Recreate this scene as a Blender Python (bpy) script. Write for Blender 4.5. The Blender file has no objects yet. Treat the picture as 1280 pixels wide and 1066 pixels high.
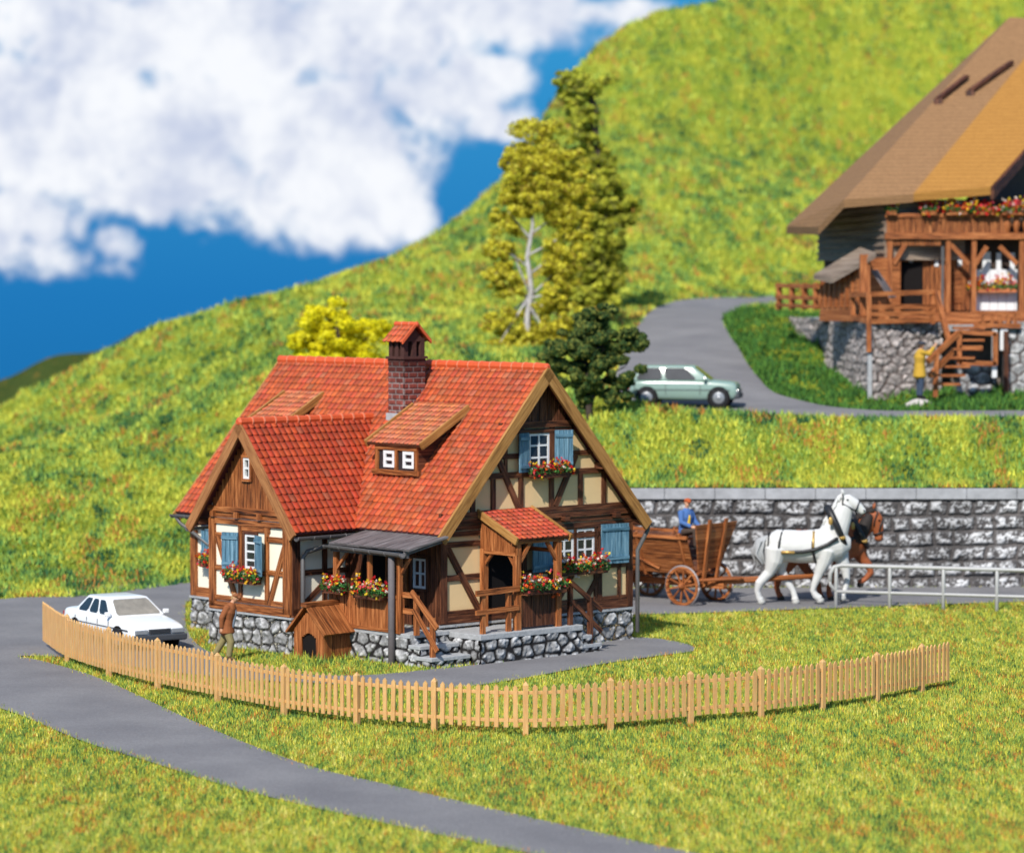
import bpy, math, random
import numpy as np
from mathutils import Vector, Matrix
random.seed(7); rng = np.random.default_rng(11)
R = math.radians
SC = bpy.context.scene; COL = SC.collection
# ---------------------------------------------------------------- camera
FPX, CH, PIT = 3992.0, 9.564, math.atan((533-345.66)/3992.0)
cam = bpy.data.cameras.new('camera'); camo = bpy.data.objects.new('camera', cam); COL.objects.link(camo)
camo.location = (0, 0, CH); camo.rotation_euler = (math.pi/2-PIT, 0, 0)
cam.sensor_width = 36; cam.lens = FPX/1280*36; cam.clip_end = 2000; cam.clip_start = 1
cam.dof.use_dof = True; cam.dof.focus_distance = 73.0; cam.dof.aperture_fstop = 0.52
SC.camera = camo
# ---------------------------------------------------------------- sun + sky
SUN_AZ = R(19)      # degrees to the left of the direction from the house to the camera
SUN_EL = R(41)
sdir = Vector((-math.sin(SUN_AZ)*math.cos(SUN_EL), -math.cos(SUN_AZ)*math.cos(SUN_EL), math.sin(SUN_EL)))
sun = bpy.data.lights.new('sun', 'SUN'); suno = bpy.data.objects.new('sun', sun); COL.objects.link(suno)
sun.energy = 4.4; sun.angle = R(0.8); sun.color = (1, .95, .87)
suno.rotation_euler = sdir.to_track_quat('Z', 'Y').to_euler(); suno.location = (-40, -40, 80)
SC.view_settings.view_transform = 'Standard'; SC.view_settings.look = 'None'
SC.view_settings.exposure = 0.22; SC.view_settings.gamma = 1
W = bpy.data.worlds.new('World'); SC.world = W; W.use_nodes = True

class NT:
    """small node-tree helper"""
    def __init__(s, t): s.t = t; s.n = t.nodes; s.l = t.links
    def new(s, ty, **k):
        n = s.n.new(ty)
        for a, b in k.items(): setattr(n, a, b)
        return n
    def setin(s, sock, v):
        if isinstance(v, bpy.types.NodeSocket): s.l.new(v, sock)
        elif v is not None:
            if hasattr(sock.default_value, '__len__') and not hasattr(v, '__len__'): v = (v,)*len(sock.default_value)
            if hasattr(v, '__len__') and len(v) == 3 and len(sock.default_value) == 4: v = (*v, 1)
            sock.default_value = v
    def math(s, op, a, b=None, c=None, clamp=False):
        n = s.new('ShaderNodeMath', operation=op, use_clamp=clamp)
        for i, v in enumerate((a, b, c)):
            if v is not None: s.setin(n.inputs[i], v)
        return n.outputs[0]
    def mix(s, f, a, b, bt='MIX'):
        n = s.new('ShaderNodeMix', data_type='RGBA', blend_type=bt)
        s.setin(n.inputs[0], f); s.setin(n.inputs[6], a); s.setin(n.inputs[7], b)
        return n.outputs[2]
    def noise(s, vec, scale, detail=3, rough=.55, dist=0):
        n = s.new('ShaderNodeTexNoise'); s.setin(n.inputs['Vector'], vec)
        n.inputs['Scale'].default_value = scale; n.inputs['Detail'].default_value = detail
        n.inputs['Roughness'].default_value = rough; n.inputs['Distortion'].default_value = dist
        return n
    def ramp(s, fac, stops, interp='LINEAR'):
        n = s.new('ShaderNodeValToRGB'); cr = n.color_ramp; cr.interpolation = interp
        while len(cr.elements) < len(stops): cr.elements.new(.5)
        for e, (p, c) in zip(cr.elements, stops):
            e.position = p; e.color = (*c, 1) if len(c) == 3 else c
        s.setin(n.inputs[0], fac); return n.outputs[0]
    def sstep(s, x, a, b):
        n = s.new('ShaderNodeMapRange', interpolation_type='SMOOTHSTEP')
        s.setin(n.inputs[0], x); s.setin(n.inputs[1], a); s.setin(n.inputs[2], b)
        return n.outputs[0]
    def mapping(s, vec, sc=(1, 1, 1), loc=(0, 0, 0)):
        n = s.new('ShaderNodeMapping'); s.setin(n.inputs[0], vec)
        n.inputs['Scale'].default_value = sc; n.inputs['Location'].default_value = loc
        return n.outputs[0]

def make_world():
    t = NT(W.node_tree); t.n.clear()
    out = t.new('ShaderNodeOutputWorld')
    sky = t.new('ShaderNodeTexSky', sky_type='NISHITA', sun_disc=False, sun_elevation=SUN_EL)
    sky.sun_rotation = math.atan2(sdir.x, sdir.y); sky.air_density = 1.0; sky.dust_density = 0.6
    bg1 = t.new('ShaderNodeBackground'); t.l.new(sky.outputs[0], bg1.inputs[0]); bg1.inputs[1].default_value = .15
    tc = t.new('ShaderNodeTexCoord'); sep = t.new('ShaderNodeSeparateXYZ'); t.l.new(tc.outputs['Generated'], sep.inputs[0])
    ya = t.math('MAXIMUM', t.math('ABSOLUTE', sep.outputs[1]), .08)
    a = t.math('DIVIDE', sep.outputs[0], ya); b = t.math('DIVIDE', sep.outputs[2], ya)
    cmb = t.new('ShaderNodeCombineXYZ'); t.l.new(a, cmb.inputs[0]); t.l.new(b, cmb.inputs[1])
    n1 = t.noise(cmb.outputs[0], 32, 7, .56, .3); n2 = t.noise(cmb.outputs[0], 110, 6, .6, .3); n3 = t.noise(cmb.outputs[0], 14, 5, .55, .2)
    # cloud banks: centre x, centre y, half width, half height, weight (pixels of the picture turned into angles)
    E = [(60, 150, 190, 100, 1), (250, 175, 200, 105, 1), (430, 190, 120, 110, 1), (545, 125, 100, 60, .8), (480, 262, 60, 45, .8),
         (310, 240, 120, 48, .7), (25, 275, 75, 65, .45), (148, 305, 30, 24, .55), (100, 330, 60, 20, .2), (612, 155, 55, 26, .65), (600, 95, 75, 34, .8),
         (300, 30, 420, 90, 1), (640, 25, 110, 50, .8), (760, 20, 90, 22, .6)]
    m = None
    for cx, cy, rx, ry, w in E:
        da = t.math('MULTIPLY', t.math('SUBTRACT', a, (cx-640)/FPX), FPX/rx)
        db = t.math('MULTIPLY', t.math('SUBTRACT', b, (346-cy)/FPX), FPX/ry)
        d = t.math('ADD', t.math('MULTIPLY', da, da), t.math('MULTIPLY', db, db))
        v = t.math('MULTIPLY', t.math('SUBTRACT', 1.25, d), w)
        v = t.math('MAXIMUM', v, -1)
        m = v if m is None else t.math('MAXIMUM', m, v)
    m = t.math('MINIMUM', m, .95)
    dens = t.math('ADD', m, t.math('MULTIPLY', t.math('SUBTRACT', n1.outputs[0], .5), 2.7))
    dens = t.math('ADD', dens, t.math('MULTIPLY', t.math('SUBTRACT', n2.outputs[0], .5), 1.3))
    dens = t.math('ADD', dens, t.math('MULTIPLY', t.math('SUBTRACT', n3.outputs[0], .5), .9))
    mask = t.sstep(dens, -.10, .72)
    blue = t.ramp(t.math('ADD', t.math('MULTIPLY', b, 8), .4), [(0, (.010, .150, .40)), (.35, (.014, .180, .47)), (1, (.035, .29, .60))])
    n4 = t.noise(cmb.outputs[0], 26, 6, .6, .2)
    shade = t.sstep(t.math('ADD', t.math('MULTIPLY', n4.outputs[0], .8), t.math('MULTIPLY', n2.outputs[0], .3)), .38, .66)
    cloud = t.mix(shade, (.52, .58, .74), (.88, .90, .94))
    c = t.mix(mask, blue, cloud)
    bg2 = t.new('ShaderNodeBackground'); t.l.new(c, bg2.inputs[0]); bg2.inputs[1].default_value = .92
    mx = t.new('ShaderNodeMixShader'); t.l.new(t.sstep(sep.outputs[2], .22, .45), mx.inputs[0])
    t.l.new(bg2.outputs[0], mx.inputs[1]); t.l.new(bg1.outputs[0], mx.inputs[2]); t.l.new(mx.outputs[0], out.inputs[0])
make_world()

# ---------------------------------------------------------------- helpers
def ray(px, py):
    x = (px-640)/FPX; y = -(py-533)/FPX; c, s = math.cos(PIT), math.sin(PIT)
    return np.array([x, c+y*s, -s+y*c])
def G(px, py, z=0.0):
    d = ray(px, py); k = (z-CH)/d[2]; return (d[0]*k, d[1]*k)
def at(px, py, D):
    d = ray(px, py); k = D/d[1]; return Vector((d[0]*k, D, CH+d[2]*k))

def tag(o, label=None, cat=None, group=None, kind=None):
    if label: o['label'] = label
    if cat: o['category'] = cat
    if group: o['group'] = group
    if kind: o['kind'] = kind
    return o
MW = {}
def thing(name, label, cat, M=None, group=None):
    o = bpy.data.objects.new(name, None); COL.objects.link(o); o.empty_display_size = .3
    if M is None: M = Matrix.Identity(4)
    elif not isinstance(M, Matrix): M = Matrix.Translation(Vector(M))
    o.matrix_world = M; MW[o.name] = M.copy()
    return tag(o, label, cat, group)
def TM(x, y, z, yaw=0, s=1):
    return Matrix.Translation((x, y, z)) @ Matrix.Rotation(yaw, 4, 'Z') @ Matrix.Scale(s, 4)
def link(me, name, mat, parent=None):
    o = bpy.data.objects.new(name, me); COL.objects.link(o)
    if mat: me.materials.append(mat)
    if parent: o.parent = parent
    return o

def npmesh(name, V, Fq, mat, parent=None, col=None, facecol=None, smooth=False, size=4):
    """numpy mesh: V (n,3), Fq (m,size); col per vertex or per face"""
    V = np.asarray(V, dtype=np.float32); Fq = np.asarray(Fq, dtype=np.int32)
    me = bpy.data.meshes.new(name); n, m = len(V), len(Fq)
    me.vertices.add(n); me.vertices.foreach_set('co', V.ravel())
    me.loops.add(m*size); me.loops.foreach_set('vertex_index', Fq.ravel())
    me.polygons.add(m); me.polygons.foreach_set('loop_start', np.arange(0, m*size, size, dtype=np.int32))
    if smooth: me.polygons.foreach_set('use_smooth', np.ones(m, dtype=bool))
    me.update(calc_edges=True)
    if col is not None:
        a = me.color_attributes.new('col', 'FLOAT_COLOR', 'POINT')
        a.data.foreach_set('color', np.hstack([col, np.ones((n, 1))]).astype(np.float32).ravel())
    if facecol is not None:
        a = me.color_attributes.new('col', 'FLOAT_COLOR', 'CORNER')
        fc = np.hstack([facecol, np.ones((m, 1))]).astype(np.float32)
        a.data.foreach_set('color', np.repeat(fc, size, axis=0).ravel())
    return link(me, name, mat, parent)

class F:
    """wall frame: a along the wall, b up, c out of the wall"""
    def __init__(s, o, r, n): s.o = Vector(o); s.r = Vector(r).normalized(); s.n = Vector(n).normalized(); s.z = Vector((0, 0, 1))
    def p(s, a, b, c=0): return s.o+s.r*a+s.z*b+s.n*c

class MB:
    def __init__(s): s.v = []; s.f = []; s.uv = []; s.sm = []
    def face(s, pts, uv=None, smooth=False):
        i = len(s.v); s.v += [tuple(p) for p in pts]; s.f.append(list(range(i, i+len(pts))))
        s.uv.append(uv or [(p[0], p[2]) for p in pts]); s.sm.append(smooth)
    def hexa(s, o, X, Y, Z):
        o, X, Y, Z = Vector(o), Vector(X), Vector(Y), Vector(Z)
        if X.cross(Y).dot(Z) < 0: X, Y = Y, X
        ax = [X, Y, Z]; L = max(range(3), key=lambda i: ax[i].length); ln = [a.length for a in ax]
        r0 = random.random()*40; r1 = random.random()*40
        P = {}; i0 = len(s.v)
        for k in range(8):
            b = (k & 1, k >> 1 & 1, k >> 2 & 1)
            s.v.append(tuple(o+X*b[0]+Y*b[1]+Z*b[2])); P[b] = i0+k
        faces = [((0,0,0),(0,1,0),(1,1,0),(1,0,0)), ((0,0,1),(1,0,1),(1,1,1),(0,1,1)), ((0,0,0),(1,0,0),(1,0,1),(0,0,1)),
                 ((0,1,0),(0,1,1),(1,1,1),(1,1,0)), ((0,0,0),(0,0,1),(0,1,1),(0,1,0)), ((1,0,0),(1,1,0),(1,1,1),(1,0,1))]
        nax = [2, 2, 1, 1, 0, 0]
        for fc, na in zip(faces, nax):
            s.f.append([P[q] for q in fc]); s.sm.append(False)
            oth = [i for i in range(3) if i != na]
            if L in oth:
                c = [i for i in oth if i != L][0]; s.uv.append([(q[L]*ln[L]+r0, q[c]*ln[c]+r1+na*.37) for q in fc])
            else: s.uv.append([(q[oth[0]]*ln[oth[0]]*.1+r0, q[oth[1]]*ln[oth[1]]+r1) for q in fc])
    def box(s, fr, a0, a1, b0, b1, c0, c1):
        s.hexa(fr.p(a0, b0, c0), fr.r*(a1-a0), fr.z*(b1-b0), fr.n*(c1-c0))
    def bx(s, x0, x1, y0, y1, z0, z1):
        s.hexa((x0, y0, z0), (x1-x0, 0, 0), (0, y1-y0, 0), (0, 0, z1-z0))
    def beam2(s, fr, p0, p1, w, c0=-.03, c1=.05):
        d = Vector((p1[0]-p0[0], p1[1]-p0[1])); d.normalize(); n = Vector((-d.y, d.x))*w/2
        q = fr.p(p0[0]-n.x, p0[1]-n.y, c0)
        s.hexa(q, fr.p(p1[0]-n.x, p1[1]-n.y, c0)-q, fr.p(p0[0]+n.x, p0[1]+n.y, c0)-q, fr.n*(c1-c0))
    def beam(s, p0, p1, w, h, up=(0, 0, 1)):
        p0, p1 = Vector(p0), Vector(p1); d = p1-p0; up = Vector(up)
        sd = d.cross(up).normalized(); u2 = sd.cross(d).normalized()
        s.hexa(p0-sd*w/2-u2*h/2, d, sd*w, u2*h)
    def prism(s, pts, ex):
        """polygon pts extruded by ex, closed"""
        ex = Vector(ex); pts = [Vector(p) for p in pts]; n = len(pts)
        nm = (pts[1]-pts[0]).cross(pts[2]-pts[0])
        if nm.dot(ex) > 0: pts = pts[::-1]
        s.face(pts); s.face([p+ex for p in pts[::-1]])
        for i in range(n):
            a, b = pts[i], pts[(i+1) % n]; s.face([b, a, a+ex, b+ex])
    def tube(s, pts, rad, seg=8, sq=None, caps=True, smooth=True, upv=None):
        """loft through pts; rad list or number; sq = list of side scale"""
        pts = [Vector(p) for p in pts]; n = len(pts)
        rad = [rad]*n if not hasattr(rad, '__len__') else list(rad); sq = sq or [1]*n
        if caps:
            d0 = (pts[0]-pts[1]).normalized(); d1 = (pts[-1]-pts[-2]).normalized()
            pts = [pts[0]+d0*rad[0]*.45, pts[0]+d0*rad[0]*.0]+pts[1:-1]+[pts[-1], pts[-1]+d1*rad[-1]*.45]
            rad = [rad[0]*.5, rad[0]]+rad[1:-1]+[rad[-1], rad[-1]*.5]; sq = [sq[0]]+sq+[sq[-1]]; n += 2
        base = len(s.v); up = Vector(upv) if upv else Vector((0, 0, 1))
        t0 = (pts[1]-pts[0]).normalized()
        if abs(t0.dot(up)) > .95 and not upv: up = Vector((0, 1, 0))
        for i in range(n):
            t = (pts[min(i+1, n-1)]-pts[max(i-1, 0)]).normalized()
            sd = t.cross(up)
            if sd.length < 1e-4: sd = Vector((1, 0, 0))
            sd.normalize(); u2 = sd.cross(t).normalized(); up = u2 if not upv else up
            for k in range(seg):
                an = 2*math.pi*k/seg
                s.v.append(tuple(pts[i]+sd*math.cos(an)*rad[i]*sq[i]+u2*math.sin(an)*rad[i]))
        for i in range(n-1):
            for k in range(seg):
                a = base+i*seg+k; b = base+i*seg+(k+1) % seg
                s.f.append([a, b, b+seg, a+seg]); s.sm.append(smooth)
                s.uv.append([(i*.3, k*.1), (i*.3, k*.1+.1), (i*.3+.3, k*.1+.1), (i*.3+.3, k*.1)])
        for e, rev in ((0, True), (n-1, False)):
            fc = [base+e*seg+k for k in range(seg)]
            s.f.append(fc[::-1] if rev else fc); s.sm.append(smooth); s.uv.append([(0, 0)]*seg)
    def ball(s, c, r, seg=10, rings=7):
        c = Vector(c); r = r if hasattr(r, '__len__') else (r, r, r); base = len(s.v)
        for i in range(1, rings):
            th = math.pi*i/rings
            for k in range(seg):
                an = 2*math.pi*k/seg
                s.v.append((c.x+r[0]*math.sin(th)*math.cos(an), c.y+r[1]*math.sin(th)*math.sin(an), c.z+r[2]*math.cos(th)))
        t = len(s.v); s.v.append((c.x, c.y, c.z+r[2])); s.v.append((c.x, c.y, c.z-r[2]))
        for i in range(rings-2):
            for k in range(seg):
                a = base+i*seg+k; b = base+i*seg+(k+1) % seg
                s.f.append([a, a+seg, b+seg, b]); s.sm.append(True); s.uv.append([(0, 0)]*4)
        for k in range(seg):
            s.f.append([t, base+k, base+(k+1) % seg]); s.sm.append(True); s.uv.append([(0, 0)]*3)
            q = base+(rings-2)*seg; s.f.append([t+1, q+(k+1) % seg, q+k]); s.sm.append(True); s.uv.append([(0, 0)]*3)
    def build(s, name, mat, parent=None, world=False, recalc=False):
        me = bpy.data.meshes.new(name)
        V = s.v
        if world and parent: 
            Mi = MW[parent.name].inverted() if parent.name in MW else Matrix.Identity(4)
            V = [tuple(Mi @ Vector(p)) for p in s.v]
        me.from_pydata(V, [], s.f); me.polygons.foreach_set('use_smooth', s.sm)
        ul = me.uv_layers.new(name='UVMap'); flat = [c for u in s.uv for q in u for c in q]
        if len(flat) == 2*len(me.loops): ul.data.foreach_set('uv', flat)
        if recalc:
            import bmesh
            bm = bmesh.new(); bm.from_mesh(me); bmesh.ops.recalc_face_normals(bm, faces=bm.faces); bm.to_mesh(me); bm.free()
        return link(me, name, mat, parent)

def remesh(o, vox, sm=2):
    m = o.modifiers.new('join', 'REMESH'); m.mode = 'VOXEL'; m.voxel_size = vox; m.use_smooth_shade = True
    if sm:
        k = o.modifiers.new('soft', 'SMOOTH'); k.iterations = sm; k.factor = .5
    return o
def bevel(o, w=.01, seg=2):
    m = o.modifiers.new('bevel', 'BEVEL'); m.width = w; m.segments = seg; m.limit_method = 'ANGLE'; m.angle_limit = R(40)
    return o
def dup(o, parent=None):
    c = o.copy(); COL.objects.link(c)
    if parent: c.parent = parent
    for ch in [q for q in bpy.data.objects if q.parent == o]: dup(ch, c)
    return c

# value noise in numpy
_tab = rng.random((256, 256))
def vnoise(x, y):
    xi = np.floor(x).astype(int); yi = np.floor(y).astype(int); fx = x-xi; fy = y-yi
    fx = fx*fx*(3-2*fx); fy = fy*fy*(3-2*fy)
    g = lambda a, b: _tab[a & 255, b & 255]
    return (g(xi, yi)*(1-fx)+g(xi+1, yi)*fx)*(1-fy)+(g(xi, yi+1)*(1-fx)+g(xi+1, yi+1)*fx)*fy
def fbm(x, y, o=4):
    s = 0; a = .5; t = 0
    for i in range(o): s = s+a*vnoise(x*2**i+17.3*i, y*2**i+5.1*i); t += a; a *= .5
    return s/t

# ---------------------------------------------------------------- materials
MATS = {}
def mat(name, build):
    if name in MATS: return MATS[name]
    m = bpy.data.materials.new(name); m.use_nodes = True; t = NT(m.node_tree)
    b = [n for n in t.n if n.type == 'BSDF_PRINCIPLED'][0]; build(t, b); MATS[name] = m; return m
def bumpn(t, b, h, st, dist):
    n = t.new('ShaderNodeBump'); n.inputs['Strength'].default_value = st; n.inputs['Distance'].default_value = dist
    t.setin(n.inputs['Height'], h); t.l.new(n.outputs[0], b.inputs['Normal'])
def obj_co(t): return t.new('ShaderNodeTexCoord').outputs['Object']
def geo_co(t): return t.new('ShaderNodeNewGeometry').outputs['Position']
def plain(name, c, rough=.5, spec=.4, var=.12, scale=6, bump=.15, metal=0, bdist=.01):
    def f(t, b):
        n = t.noise(obj_co(t), scale, 4, .6)
        t.setin(b.inputs['Base Color'], t.mix(n.outputs[0], tuple(x*(1-var) for x in c), tuple(min(1, x*(1+var)) for x in c)))
        b.inputs['Roughness'].default_value = rough; b.inputs['Specular IOR Level'].default_value = spec; b.inputs['Metallic'].default_value = metal
        if bump: bumpn(t, b, n.outputs[0], bump, bdist)
    return mat(name, f)
def wood(name, dark, mid, lite, contrast=(.36, .5, .68), bump=.5):
    def f(t, b):
        uv = t.new('ShaderNodeUVMap').outputs[0]
        n = t.noise(t.mapping(uv, (1.3, 22, 1)), 1, 5, .62); n2 = t.noise(t.mapping(uv, (.5, 3.2, 1)), 1, 2, .5)
        n3 = t.noise(t.mapping(uv, (3, 70, 1)), 1, 3, .6)
        v = t.math('ADD', t.math('MULTIPLY', n.outputs[0], .62), t.math('ADD', t.math('MULTIPLY', n2.outputs[0], .2), t.math('MULTIPLY', n3.outputs[0], .2)))
        t.setin(b.inputs['Base Color'], t.ramp(v, [(contrast[0], dark), (contrast[1], mid), (contrast[2], lite)]))
        b.inputs['Roughness'].default_value = .62; b.inputs['Specular IOR Level'].default_value = .3
        bumpn(t, b, v, bump, .03)
    return mat(name, f)
def leafmat(name, f_=.35):
    def f(t, b):
        a = t.new('ShaderNodeAttribute', attribute_name='col').outputs[0]; t.setin(b.inputs['Base Color'], a); b.inputs['Roughness'].default_value = .75; b.inputs['Specular IOR Level'].default_value = .15
        tr = t.new('ShaderNodeBsdfTranslucent'); t.l.new(a, tr.inputs[0]); mx = t.new('ShaderNodeMixShader'); mx.inputs[0].default_value = f_
        t.l.new(b.outputs[0], mx.inputs[1]); t.l.new(tr.outputs[0], mx.inputs[2]); out = [n for n in t.n if n.type == 'OUTPUT_MATERIAL'][0]; t.l.new(mx.outputs[0], out.inputs[0])
    return mat(name, f)
def attr(name, rough=.8, spec=.2, bump=0, bscale=30, trans=0, nvar=0, nscale=8):
    def f(t, b):
        a = t.new('ShaderNodeAttribute', attribute_name='col'); c = a.outputs[0]
        if nvar:
            n = t.noise(obj_co(t), nscale, 4, .65)
            c = t.mix(1, c, t.ramp(n.outputs[0], [(.3, (1-nvar,)*3), (.7, (1+nvar*.6,)*3)]), 'MULTIPLY')
        t.setin(b.inputs['Base Color'], c); b.inputs['Roughness'].default_value = rough; b.inputs['Specular IOR Level'].default_value = spec
        if bump:
            n = t.noise(obj_co(t), bscale, 4, .6); bumpn(t, b, n.outputs[0], bump, .02)
    return mat(name, f)
M_wood = wood('timber_brown', (.018, .006, .003), (.23, .068, .017), (.52, .20, .065), (.40, .50, .64))
M_wood2 = wood('timber_orange', (.05, .014, .004), (.30, .090, .024), (.56, .22, .075), (.40, .50, .64))
M_wdark = wood('timber_dark', (.010, .004, .003), (.085, .027, .012), (.26, .10, .045), (.42, .51, .66))
M_board = wood('bargeboard_ochre', (.13, .055, .014), (.36, .17, .045), (.55, .30, .10))
M_grey = wood('weathered_grey_wood', (.035, .03, .03), (.12, .105, .105), (.32, .30, .30))
M_red = plain('maroon_soffit', (.10, .02, .025), .7)
M_cream = plain('cream_plaster', (.82, .77, .62), .8, .2, .04, 5, .25)
M_tan = plain('tan_plaster', (.74, .53, .28), .8, .2, .05, 5, .25)
M_white = plain('white_paint', (.72, .73, .74), .5, .3, .05)
M_blue = wood('blue_shutter_paint', (.02, .055, .085), (.085, .19, .27), (.28, .44, .53))
M_black = plain('dark_opening', (.012, .010, .010), .9, .1, .1)
def _glass(t, b):
    n = t.noise(obj_co(t), 3, 2)
    t.setin(b.inputs['Base Color'], t.mix(n.outputs[0], (.012, .014, .018), (.035, .04, .045))); b.inputs['Roughness'].default_value = .12; b.inputs['Specular IOR Level'].default_value = .6
M_glass = mat('window_glass', _glass)
M_stone = attr('masonry', .85, .2, .5, 25, nvar=.3, nscale=14)
M_slab = plain('pale_stone_slab', (.36, .37, .38), .85, .2, .35, 7, .6, bdist=.03)
M_tile = attr('clay_tile', .6, .3, .1, 40, nvar=.30, nscale=2.6)
M_leaf = leafmat('leaf', .30)
M_treeleaf = leafmat('tree_leaf', .5)
M_grass = attr('grass_blade', .75, .15)
M_pipe = plain('dark_metal_gutter', (.10, .095, .095), .45, .5, .3, 8, .2)
def turf(name, pal, s1=1.6, s2=7):
    def f(t, b):
        g = geo_co(t); n1 = t.noise(g, s1, 4, .6); n2 = t.noise(g, s2, 4, .75); n3 = t.noise(g, 26, 3, .8)
        v = t.math('ADD', t.math('MULTIPLY', n1.outputs[0], .45), t.math('ADD', t.math('MULTIPLY', n2.outputs[0], .35), t.math('MULTIPLY', n3.outputs[0], .3)))
        c = t.ramp(v, pal)
        n4 = t.noise(t.mapping(g, (1, 1, 1), (31, 7, 3)), s2*.9, 3, .7)
        c = t.mix(t.sstep(n4.outputs[0], .60, .72), c, (.42, .20, .03)); t.setin(b.inputs['Base Color'], c)
        b.inputs['Roughness'].default_value = .95; b.inputs['Specular IOR Level'].default_value = .05
        bumpn(t, b, v, 1, .25)
    return mat(name, f)
M_turf = turf('turf', [(.36, (.035, .10, .012)), (.46, (.15, .22, .03)), (.56, (.32, .34, .035)), (.68, (.46, .43, .06))])
M_hill = turf('hill_turf', [(.36, (.035, .11, .025)), (.45, (.15, .24, .025)), (.55, (.29, .34, .035)), (.68, (.42, .40, .04))], .45, 2.2)
def _asph(t, b):
    g = geo_co(t); n = t.noise(g, 30, 6, .9); n2 = t.noise(g, .5, 4, .5); n3 = t.noise(g, 9, 3, .6)
    c = t.ramp(n.outputs[0], [(.3, (.14, .135, .14)), (.5, (.20, .195, .20)), (.72, (.32, .31, .315))])
    c = t.mix(1, c, t.ramp(n2.outputs[0], [(.3, (.84, .84, .85)), (.7, (1.12, 1.12, 1.1))]), 'MULTIPLY')
    c = t.mix(1, c, t.ramp(n3.outputs[0], [(.3, (.93, .93, .94)), (.7, (1.05, 1.05, 1.05))]), 'MULTIPLY')
    t.setin(b.inputs['Base Color'], c); b.inputs['Roughness'].default_value = .9; b.inputs['Specular IOR Level'].default_value = .15
    bumpn(t, b, n.outputs[0], .5, .02)
M_asph = mat('asphalt', _asph)

def catmull(P, n=6, closed=True):
    P = [np.array(p, float) for p in P]; out = []; N = len(P)
    rngi = range(N) if closed else range(N-1)
    for i in rngi:
        g = (lambda k: P[k % N]) if closed else (lambda k: P[min(max(k, 0), N-1)])
        p0, p1, p2, p3 = g(i-1), g(i), g(i+1), g(i+2)
        for k in range(n):
            t = k/n; out.append(.5*((2*p1)+(-p0+p2)*t+(2*p0-5*p1+4*p2-p3)*t*t+(-p0+3*p1-3*p2+p3)*t**3))
    if not closed: out.append(P[-1])
    return out
def inpoly(x, y, P):
    P = np.asarray(P); c = np.zeros(x.shape, bool); j = len(P)-1
    for i in range(len(P)):
        xi, yi = P[i]; xj, yj = P[j]
        c ^= ((yi > y) != (yj > y)) & (x < (xj-xi)*(y-yi)/((yj-yi) if abs(yj-yi) > 1e-12 else 1e-12)+xi); j = i
    return c
# ---------------------------------------------------------------- terrain
YW = 98.2
def zfoot(x):
    t = np.clip((x+4.4)/5.0, 0, 1); return 3.08*t*t*(3-2*t)
def yfoot(x):
    t = np.clip((x+14)/6.0, 0, 1); t = t*t*(3-2*t); y = 94.6*(1-t)+101.2*t
    u = np.clip((x+8)/4.0, 0, 1); u = u*u*(3-2*u); return y*(1-u)+YW*u
CP = []
def cp(px, py, D): p = at(px, py, D); CP.append((p.x, p.y, p.z))
for px in range(-500, 1900, 160):
    x = (px-640)/FPX*98; CP.append((x, float(yfoot(np.array(x))), float(zfoot(np.array(x)))))
crest = [(-500, 640, 123), (-250, 610, 126), (0, 566, 130), (60, 530, 133), (130, 478, 137), (210, 412, 142), (300, 376, 150), (400, 354, 160), (500, 321, 170),
         (560, 287, 182), (620, 232, 196), (660, 178, 205), (705, 105, 216), (745, 112, 222), (790, 108, 228), (840, 80, 234), (900, 5, 238), (1050, -50, 244), (1280, -90, 250), (1600, -110, 250), (1900, -120, 255)]
for px, py, D in crest:
    p = at(px, py, D); CP.append((p.x, p.y, p.z))
    k = (D+30)/D; CP.append((p.x*k, p.y+30, p.z-5.5-(3 if px > 600 else 0)))
for px in (-300, 60, 250): cp(px, 600, 112)
cp(430, 455, 122); cp(600, 430, 128); cp(640, 455, 120); cp(500, 390, 148); cp(300, 470, 130)
for px in (720, 800, 900, 1000, 1150, 1280, 1500): cp(px, 521, 105.0)
for px in (800, 900, 1000, 1150, 1280, 1500): cp(px, 508, 109)
for px in (760, 850): cp(px, 478, 113)
for q in [(830, 440, 121), (880, 440, 121), (850, 405, 131), (870, 385, 141), (830, 380, 147), (900, 376, 150), (960, 373, 157), (1040, 370, 160), (1000, 383, 150), (1000, 388, 146),
          (960, 430, 124), (1020, 440, 122), (1100, 490, 113), (1280, 490, 114), (1200, 495, 112), (978, 404, 130), (1036, 460, 120.5), (1083, 508, 110.8), (1005, 428, 126), (720, 440, 124), (720, 350, 152), (820, 300, 167), (1000, 270, 176), (1200, 300, 170), (900, 180, 200), (1100, 160, 208),
          (1300, 440, 125), (650, 300, 168), (600, 360, 152)]: cp(*q)
for X_ in (-48, -38, -28, -20): CP += [(X_, 190, -9), (X_, 235, -18), (X_, 300, -30)]
for X_ in (-10, 0, 12, 30, 60): CP.append((X_, 300, 8))
CP = np.array(CP)
def _U(r2): return np.where(r2 > 1e-9, r2*np.log(np.maximum(r2, 1e-9)), 0)
_K = _U(((CP[:, None, :2]-CP[None, :, :2])**2).sum(-1))+np.eye(len(CP))*6; _n = len(CP)
_Pm = np.hstack([np.ones((_n, 1)), CP[:, :2]])
_A = np.block([[_K, _Pm], [_Pm.T, np.zeros((3, 3))]]); _w = np.linalg.solve(_A, np.concatenate([CP[:, 2], np.zeros(3)]))
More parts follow.
